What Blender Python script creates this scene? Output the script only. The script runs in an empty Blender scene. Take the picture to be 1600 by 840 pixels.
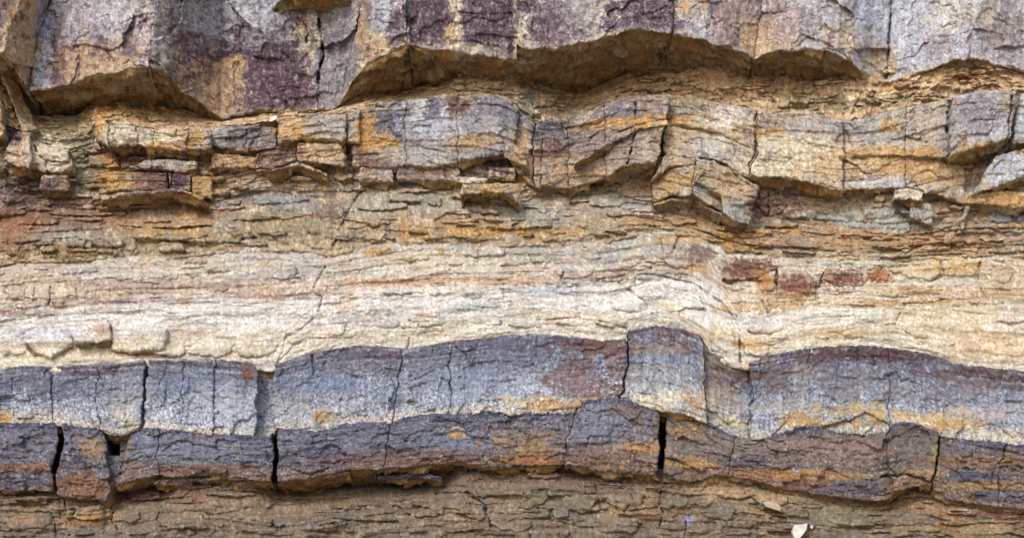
import bpy, math, random
import numpy as np

# ------------------------------------------------------------------ camera, sky, sun, exposure
sc = bpy.context.scene
PITCH = math.radians(18.0)
DIST, CAMZ = 11.0, 1.55
S = 0.005                                   # metres on the cliff for one photograph pixel
FPX = DIST / math.cos(PITCH) / S
cam_d = bpy.data.cameras.new('camera')
cam_d.sensor_fit = 'HORIZONTAL'
cam_d.sensor_width = 36.0
cam_d.lens = 36.0 * FPX / 1600.0
cam_d.clip_start, cam_d.clip_end = 0.1, 3000.0
cam = bpy.data.objects.new('camera', cam_d)
sc.collection.objects.link(cam)
cam.location = (0, -DIST, CAMZ)
cam.rotation_euler = (math.pi / 2 + PITCH, 0, 0)
sc.camera = cam

SUN_EL, SUN_AZ = math.radians(30), math.radians(202)     # high, behind the camera, a little to the left
w = bpy.data.worlds.new('World'); sc.world = w; w.use_nodes = True
nt = w.node_tree
bg = nt.nodes['Background']
sky = nt.nodes.new('ShaderNodeTexSky')
sky.sky_type = 'NISHITA'; sky.sun_disc = False
sky.sun_elevation = SUN_EL; sky.sun_rotation = SUN_AZ
sky.air_density = 1.0; sky.dust_density = 1.5; sky.ozone_density = 1.0
nt.links.new(sky.outputs[0], bg.inputs[0])
bg.inputs[1].default_value = 0.15
sl = bpy.data.lights.new('sun', 'SUN'); sl.energy = 1.25; sl.angle = math.radians(16); sl.color = (1, 0.985, 0.97)
so = bpy.data.objects.new('sun', sl); sc.collection.objects.link(so)
so.rotation_euler = (math.pi / 2 - SUN_EL, 0, math.pi - SUN_AZ)   # shines from the front of the cliff
so.location = (-4, -12, 14)
vs = sc.view_settings
vs.view_transform = 'Standard'; vs.look = 'None'; vs.gamma = 1.0; vs.use_curve_mapping = False
vs.exposure = 0.62

# ------------------------------------------------------------------ numbers: noise and projection
f32 = np.float32
def hsh(ix, iy, seed):
    h = (ix.astype(np.int64) * 374761393 + iy.astype(np.int64) * 668265263 + seed * 1442695041) & 0xffffffff
    h = ((h ^ (h >> 13)) * 1274126177) & 0xffffffff
    h = (h ^ (h >> 16))
    return h
_ang = np.linspace(0, 2 * np.pi, 256, endpoint=False)
GX, GY = np.cos(_ang).astype(f32), np.sin(_ang).astype(f32)
def perlin(x, y, seed):
    fx0, fy0 = np.floor(x), np.floor(y)
    ix, iy = fx0.astype(np.int32), fy0.astype(np.int32)
    fx, fy = (x - fx0).astype(f32), (y - fy0).astype(f32)
    u = fx * fx * fx * (fx * (fx * 6 - 15) + 10); v = fy * fy * fy * (fy * (fy * 6 - 15) + 10)
    def g(dx, dy):
        k = hsh(ix + dx, iy + dy, seed) & 255
        return GX[k] * (fx - dx) + GY[k] * (fy - dy)
    a = g(0, 0); b = g(1, 0); c = g(0, 1); d = g(1, 1)
    a = a + (b - a) * u; c = c + (d - c) * u
    return (a + (c - a) * v) * 1.5
def fbm(x, y, octs, seed, gain=0.5, lac=2.03):
    o = np.zeros(np.shape(x), f32); amp = 1.0; tot = 0.0; fx = 1.0
    for i in range(octs):
        o += amp * perlin(x * fx + 17.3 * i, y * fx - 9.1 * i, seed + i * 7)
        tot += amp; amp *= gain; fx *= lac
    return o / tot * 1.5
def voro(x, y, seed):
    """nearest jittered cell: distance to the edge, cell random, offset from the cell centre"""
    ix, iy = np.floor(x).astype(np.int32), np.floor(y).astype(np.int32)
    f1 = np.full(x.shape, 9.0, f32); f2 = f1.copy(); r = np.zeros(x.shape, f32)
    ox = np.zeros(x.shape, f32); oy = np.zeros(x.shape, f32)
    for dx in (-1, 0, 1):
        for dy in (-1, 0, 1):
            k = hsh(ix + dx, iy + dy, seed)
            cx = ix + dx + 0.1 + 0.8 * ((k & 1023) / 1023.0); cy = iy + dy + 0.1 + 0.8 * (((k >> 10) & 1023) / 1023.0)
            ex = (x - cx).astype(f32); ey = (y - cy).astype(f32)
            d = ex * ex + ey * ey
            near = d < f1
            f2 = np.where(near, f1, np.minimum(f2, d))
            r = np.where(near, ((k >> 20) & 1023) / 1023.0, r); ox = np.where(near, ex, ox); oy = np.where(near, ey, oy)
            f1 = np.where(near, d, f1)
    return np.sqrt(f2) - np.sqrt(f1), r.astype(f32), ox, oy
def ss(a, b, x):
    t = np.clip((x - a) / (b - a), 0, 1)
    return t * t * (3 - 2 * t)
def crv(pts):
    p = np.array(sorted(pts), float)
    return lambda x: np.interp(x, p[:, 0], p[:, 1])
def world(px, py, h):
    a = (px - 800.0) / FPX; b = (420.0 - py) / FPX
    dy = math.cos(PITCH) - b * math.sin(PITCH); dz = math.sin(PITCH) + b * math.cos(PITCH)
    t = (DIST - h * S) / dy
    return a * t, -h * S + 0 * px, CAMZ + dz * t
def tanel(py):
    return np.tan(PITCH + np.arctan((420.0 - py) / FPX))

# ------------------------------------------------------------------ bedding curves of the cliff (photograph pixels on its face)
cA = crv([(-420, 62), (-60, 66), (0, 80), (20, 100), (45, 139), (75, 141), (125, 125), (180, 115), (232, 102), (260, 118), (290, 145),
          (330, 175), (345, 186), (365, 181), (410, 174), (470, 176), (497, 172), (530, 165), (552, 125), (575, 98), (637, 70), (700, 80),
          (760, 88), (803, 94), (806, 72), (822, 75), (870, 75), (900, 70), (935, 62), (975, 49), (990, 47), (1060, 54), (1100, 62), (1125, 70),
          (1178, 92), (1200, 82), (1240, 76), (1290, 78), (1330, 98), (1360, 122), (1385, 130), (1420, 120), (1450, 108), (1500, 92),
          (1525, 92), (1570, 105), (1600, 114), (1700, 95), (1800, 120), (2020, 100)])
cB = crv([(-420, 130), (0, 130), (20, 150), (46, 186), (60, 190), (120, 190), (150, 165), (200, 165), (260, 176), (345, 190), (365, 186), (410, 180),
          (470, 181), (500, 178), (535, 166), (580, 155), (650, 145), (690, 135), (720, 122), (760, 122), (800, 130), (840, 140), (880, 150),
          (910, 153), (940, 140), (980, 122), (1040, 112), (1090, 108), (1120, 105), (1150, 120), (1180, 125), (1290, 125), (1320, 122),
          (1345, 119), (1360, 125), (1385, 134), (1420, 124), (1450, 112), (1500, 97), (1525, 97), (1570, 110), (1600, 119), (1700, 110), (2020, 115)])
cC = crv([(-420, 185), (0, 185), (50, 205), (100, 215), (140, 205), (150, 185), (200, 193), (260, 203), (330, 203), (345, 198), (420, 190), (434, 183), (470, 181), (530, 176),
          (560, 167), (600, 160), (680, 152), (715, 150), (760, 148), (790, 150), (810, 160), (822, 180), (835, 190), (870, 185), (925, 172),
          (945, 160), (985, 150), (1035, 148), (1080, 148), (1120, 160), (1170, 168), (1195, 178), (1235, 175), (1260, 172), (1290, 182),
          (1330, 189), (1370, 178), (1400, 170), (1440, 163), (1470, 158), (1485, 152), (1530, 142), (1588, 142), (1640, 148), (2020, 150)])
cD = crv([(-420, 330), (0, 330), (60, 318), (150, 314), (235, 306), (320, 314), (400, 290), (480, 292), (560, 290), (620, 286), (720, 302), (815, 316),
          (835, 298), (935, 300), (1018, 300), (1030, 322), (1130, 335), (1175, 350), (1200, 346), (1300, 355), (1400, 358), (1470, 350), (1510, 340), (2020, 345)])
cE = crv([(-420, 410), (0, 418), (60, 405), (120, 402), (180, 398), (230, 402), (300, 396), (345, 390), (400, 386), (480, 388), (520, 396), (570, 382),
          (620, 378), (700, 377), (760, 380), (840, 378), (920, 378), (960, 372), (1000, 362), (1040, 360), (1080, 363), (1110, 372), (1128, 384),
          (1135, 398), (1160, 395), (1210, 400), (1260, 403), (1340, 400), (1400, 405), (1470, 395), (1540, 395), (2020, 400)])
cF = crv([(-420, 575), (0, 580), (30, 572), (90, 573), (155, 570), (190, 567), (225, 563), (300, 563), (345, 562), (385, 567), (425, 571), (470, 556),
          (500, 550), (560, 540), (615, 543), (640, 545), (700, 535), (760, 528), (800, 523), (840, 522), (900, 527), (940, 533), (977, 530),
          (983, 516), (1020, 510), (1060, 512), (1095, 525), (1110, 550), (1125, 556), (1150, 565), (1170, 569), (1200, 556), (1240, 548),
          (1290, 542), (1345, 540), (1400, 545), (1450, 553), (1490, 568), (1530, 573), (1600, 580), (2020, 585)])
cG = crv([(-420, 655), (0, 660), (90, 660), (155, 666), (172, 676), (190, 676), (215, 668), (250, 668), (330, 676), (420, 681), (432, 668), (490, 672),
          (540, 660), (610, 658), (640, 650), (690, 645), (760, 642), (800, 644), (850, 642), (895, 642), (905, 626), (940, 620), (980, 622),
          (1030, 638), (1070, 642), (1110, 660), (1140, 678), (1160, 683), (1200, 682), (1225, 672), (1250, 665), (1280, 665), (1310, 672),
          (1360, 676), (1389, 672), (1392, 661), (1410, 658), (1440, 663), (1470, 678), (1520, 685), (1570, 690), (1600, 694), (2020, 690)])
cH = crv([(-420, 765), (0, 766), (85, 766), (95, 775), (165, 782), (178, 758), (190, 755), (248, 741), (270, 745), (330, 741), (420, 752), (440, 753),
          (480, 747), (540, 734), (600, 732), (660, 727), (710, 721), (760, 729), (830, 728), (890, 725), (930, 735), (1000, 740), (1030, 745),
          (1080, 752), (1130, 742), (1170, 748), (1230, 765), (1300, 775), (1360, 782), (1390, 780), (1400, 766), (1450, 755), (1480, 780),
          (1540, 790), (1600, 795), (2020, 790)])
cI = lambda x: 1000.0 + 0 * x

# depth: the underside of the top bed is a level bedding plane, so its lip and its back edge give the depth of both
def hA_lip(x):
    y = cA(x)
    return 40 + 0.75 * (95 - y) / tanel(y)
_xs = np.arange(-420, 2021, 4.0)
_hb = hA_lip(_xs) - (cB(_xs) - cA(_xs)) / tanel(cB(_xs))
_hb = np.clip(_hb, -125, 20)
_k = np.exp(-0.5 * (np.arange(-12, 13) / 5.0) ** 2); _k /= _k.sum()
_hbs = np.convolve(np.pad(_hb, 12, mode='edge'), _k, mode='valid')
def HB(x): return np.interp(x, _xs, _hbs)
_k2 = np.exp(-0.5 * (np.arange(-30, 31) / 14.0) ** 2); _k2 /= _k2.sum()
_hcs = np.convolve(np.pad(_hb, 30, mode='edge'), _k2, mode='valid') * 0.45 + 6
def HC(x): return np.interp(x, _xs, _hcs)
BED = {}
FACE = dict(B=1, C=2, D=3, E=4, F=5, G=6, H=7)
def hb_B(x, v): return HB(x) + (HC(x) - 6 - HB(x)) * np.clip(v, 0, 1) ** 0.8
def hb_C(x, v): return HC(x) - 8 - 3 * v
def hb_D(x, v): return (HC(x) - 14) * (1 - ss(0.0, 0.8, v)) + 2 * v
def hb_E(x, v): return 2 + 5 * np.sin(np.clip(v, 0, 1) * 3.14)
def hb_F(x, v): return -12 + 0 * x
def hb_G(x, v): return -14 + 0 * x
_hr = crv([(-420, -14), (60, -14), (160, -12), (190, -80), (256, -80), (280, -24), (400, -24), (436, -70), (480, -95), (560, -110), (680, -105), (716, -30), (735, -24), (860, -16), (900, -30), (960, -18), (1100, -4), (1300, -8), (1400, -24), (1450, -20), (1480, -10), (2020, -10)])
def hb_H(x, v): return _hr(x) + (14 - _hr(x)) * ss(-0.05, 0.35, v)
BED['B'] = (cB, cC, hb_B); BED['C'] = (cC, cD, hb_C); BED['D'] = (cD, cE, hb_D); BED['E'] = (cE, cF, hb_E)
BED['F'] = (cF, cG, hb_F); BED['G'] = (cG, cH, hb_G); BED['H'] = (cH, cI, hb_H); BED['A'] = (lambda x: -160.0 + 0 * x, cA, None)

_k3 = np.exp(-0.5 * (np.arange(-24, 25) / 7.0) ** 2); _k3 /= _k3.sum()
_ST = {}
for _b, (_t, _o, _h) in BED.items():
    if _b == 'A': continue
    a_ = np.convolve(np.pad(_t(_xs), 24, mode='edge'), _k3, mode='valid'); b_ = np.convolve(np.pad(_o(_xs), 24, mode='edge'), _k3, mode='valid')
    _ST[_b] = (a_, b_, a_.mean(), (b_ - a_).mean())
def strat(bed, X, Y):
    """height measured along the bedding, so that laminae follow the folds of the layer"""
    if bed == 'A': return Y
    a_, b_, m_, t_ = _ST[bed]
    ta = np.interp(X, _xs, a_); tb = np.interp(X, _xs, b_)
    return m_ + (Y - ta) / np.maximum(tb - ta, 12) * t_

# ------------------------------------------------------------------ relief of each kind of rock (pixels towards the viewer)
def rel_sand(x, y, sd):
    f, r, ox, oy = voro(x / 46 + 0.25 * fbm(x / 30, y / 30, 2, sd), y / 60, sd + 3)
    return (4.5 * fbm(x / 130, y / 190, 2, sd) + 2.4 * fbm(x / 26, y / 60, 3, sd + 1) + 2.0 * fbm(x / 14, y / 220, 2, sd + 2)
            + (r - .5) * 3.0 + 4.0 * ox * np.sin(r * 40) + 3 * oy * np.cos(r * 40) + facet(x, y, sd) + spall(x, y, 44, 34, 2.4, 900) + spall(x, y, 13, 10, .7, 930) + 1.2 * fbm(x / 6, y / 7, 3, sd + 5, .65))
def spall(x, y, w_, h_, A, sd):
    f, r, ox, oy = voro(x / w_ + .35 * fbm(x / (w_ * .6), y / (h_ * .6), 3, sd + 1), y / h_ + .35 * fbm(x / (w_ * .6) + 7, y / (h_ * .6), 3, sd + 2), sd)
    return -A * ss(0, .09, f) * (.4 + r) * (r > .62) + A * .7 * oy * (r > .62)
def facet(x, y, sd):
    f, r, ox, oy = voro(x / 95 + .15 * fbm(x / 40, y / 40, 2, sd + 14), y / 75, sd + 12)
    return (r - .5) * 9 + 11 * ox * np.sin(r * 60) + 9 * oy * np.cos(r * 33)
def rel_block(x, y, sd):
    wx = x + 7 * fbm(x / 26, y / 26, 2, sd + 9); wy = y + 5 * fbm(x / 26, y / 26, 2, sd + 10)
    f, r, ox, oy = voro(wx / 44, wy / 24, sd)
    f2, r2, ox2, oy2 = voro(wx / 15, wy / 9, sd + 4)
    return ((r - .5) * 7 + 6 * ox * np.sin(r * 40) + 5 * oy * np.cos(r * 50) + (r2 - .5) * 2.4 + 2.4 * oy2 * np.sin(r2 * 30)
            - 1.6 * (1 - ss(0, .06, f)) + ledges(x, y, 15, 70, 5.5, sd + 20, .4) + ledges(x, y, 6, 34, 2.4, sd + 21, .35) + 4 * fbm(x / 60, y / 45, 3, sd + 1) + 1.2 * fbm(x / 60, y / 5, 2, sd + 2) + 1.3 * fbm(x / 6, y / 6, 3, sd + 3, .6))
def lam(x, y, th, wid, sd):
    """straight broken laminae: random of each piece, position along and across it"""
    yy = y / th + .4 * fbm(x / 140, y / 50, 2, sd) + .07 * fbm(x / 9, y / 30, 3, sd + 1)
    yy = yy + .28 * np.sin(yy * 1.9 + sd)
    i = np.floor(yy); fy = yy - i
    k = (hsh(i, i * 0 + 3, sd) & 1023) / 1023.0
    xx = x / (wid * (.6 + .9 * k)) + k * 17 + .10 * fbm(x / 14, y / 6, 2, sd + 2)
    xx = xx + .12 * np.sin(xx * 4.1 + k * 20)
    j = np.floor(xx); fx = xx - j
    hh = hsh(i, j, sd + 5)
    return ((hh & 1023) / 1023.0).astype(f32), (((hh >> 10) & 1023) / 1023.0).astype(f32), fx.astype(f32), fy.astype(f32)
def ledges(x, y, th, wid, A, sd, groove=.5):
    r, q, fx, fy = lam(x, y, th, wid, sd)
    e = np.minimum(fx, 1 - fx) * wid
    return (r - .5) * A + (fx - .5) * (q - .5) * A * .9 + (fy - .5) * A * .35 * q - groove * A * (1 - ss(0, .16, fy)) * (r > .45) - groove * A * .6 * (1 - ss(0, 1.6, e)) * (q > .5)
def rel_shale(x, y, sd):
    z = ss(-.35, .3, fbm(x / 90, y / 26, 2, sd + 7))
    wx = x + 6 * fbm(x / 30, y / 18, 2, sd + 9); wy = y + 3 * fbm(x / 40, y / 14, 3, sd + 10)
    f, r, ox, oy = voro(wx / 30, wy / 13, sd)
    return (ledges(x, y, 11, 90, 7, sd, .28) * (.25 + .75 * z) + ledges(x, y, 4.6, 40, 3.4, sd + 20, .25) * (.4 + .6 * z) + ((r - .5) * 4.5 + 3 * oy * (r - .2) + 2.5 * ox * np.sin(r * 40)) * (1 - .5 * z)
            + 5 * fbm(x / 80, y / 22, 3, sd + 1) + 2.8 * fbm(x / 9, y / 5, 4, sd + 3, .72))
def rel_cream(x, y, sd):
    z = ss(500, 478, y) * .8 + .2
    wx = x + 6 * fbm(x / 28, y / 20, 2, sd + 9); wy = y + 4 * fbm(x / 50, y / 16, 3, sd + 10)
    f, r, ox, oy = voro(wx / 34, wy / 15, sd)
    return (ledges(x, y, 12, 60, 3.2, sd, .4) * z + ledges(x, y, 4.5, 50, 2.0, sd + 20, .4) * (z * .8 + .2) + ((r - .5) * 2.2 + 2.4 * oy * (r - .3) + 1.5 * ox * np.sin(r * 40)) * ss(-.1, .3, fbm(x / 70, y / 24, 2, sd + 8))
            + 5.0 * fbm(x / 90, y / 26, 3, sd + 1) + 1.4 * fbm(x / 6, y / 4.5, 4, sd + 3, .65))
def rel_grey(x, y, sd):
    f, r, ox, oy = voro(x / 36 + .3 * fbm(x / 30, y / 30, 2, sd + 8), y / 60, sd + 3)
    return (3.2 * fbm(x / 90, y / 70, 2, sd) + 1.8 * fbm(x / 15, y / 120, 3, sd + 1) + (r - .5) * 3 + 4 * ox * np.sin(r * 40) + 3.5 * oy * np.cos(r * 50) + ledges(x, y, 9, 60, 1.6, sd + 20, .3) + spall(x, y, 38, 24, 1.8, 940) + spall(x, y, 11, 9, .6, 950) + .4 * fbm(x / 30, y / 5, 2, sd + 2)
            + 1.8 * fbm(x / 7, y / 6, 4, sd + 5, .72))
def rel_dark(x, y, sd):
    wx = x + 7 * fbm(x / 28, y / 20, 2, sd + 9); wy = y + 4 * fbm(x / 40, y / 16, 3, sd + 10)
    f, r, ox, oy = voro(wx / 38, wy / 22, sd)
    return ((r - .5) * 5 + 4.5 * ox * np.sin(r * 40) + 3.5 * oy * np.cos(r * 50) + ledges(x, y, 12, 60, 3.0, sd + 20, .35) * ss(670, 730, y) + ledges(x, y, 5, 40, 1.6, sd + 21, .3) + spall(x, y, 34, 17, 2.4, 960) + spall(x, y, 10, 7, .8, 970) + 3.4 * fbm(x / 70, y / 40, 3, sd + 1) + 1.0 * fbm(x / 60, y / 6, 2, sd + 2)
            + 1.5 * fbm(x / 6, y / 5, 3, sd + 3, .62))
def rel_bottom(x, y, sd):
    z = ss(-.3, .3, fbm(x / 110, y / 30, 2, sd + 7))
    return rel_shale(x, y, sd) + ledges(x, y, 15, 110, 9, sd + 31, .5) * (.3 + .7 * z)
def rel_rubble(x, y, sd):
    wx = x + 5 * fbm(x / 18, y / 12, 2, sd + 9); wy = y + 3 * fbm(x / 18, y / 12, 2, sd + 10)
    f, r, ox, oy = voro(wx / 15, wy / 6, sd + 40); f2, r2, ox2, oy2 = voro(wx / 7, wy / 3.6, sd + 41)
    return rel_shale(x, y, sd) + (r - .5) * 8 + 5 * oy * (r - .3) + (r2 - .5) * 4
REL = dict(A=rel_sand, B=rel_rubble, C=rel_block, D=rel_shale, E=rel_cream, F=rel_grey, G=rel_dark, H=rel_bottom)

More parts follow.
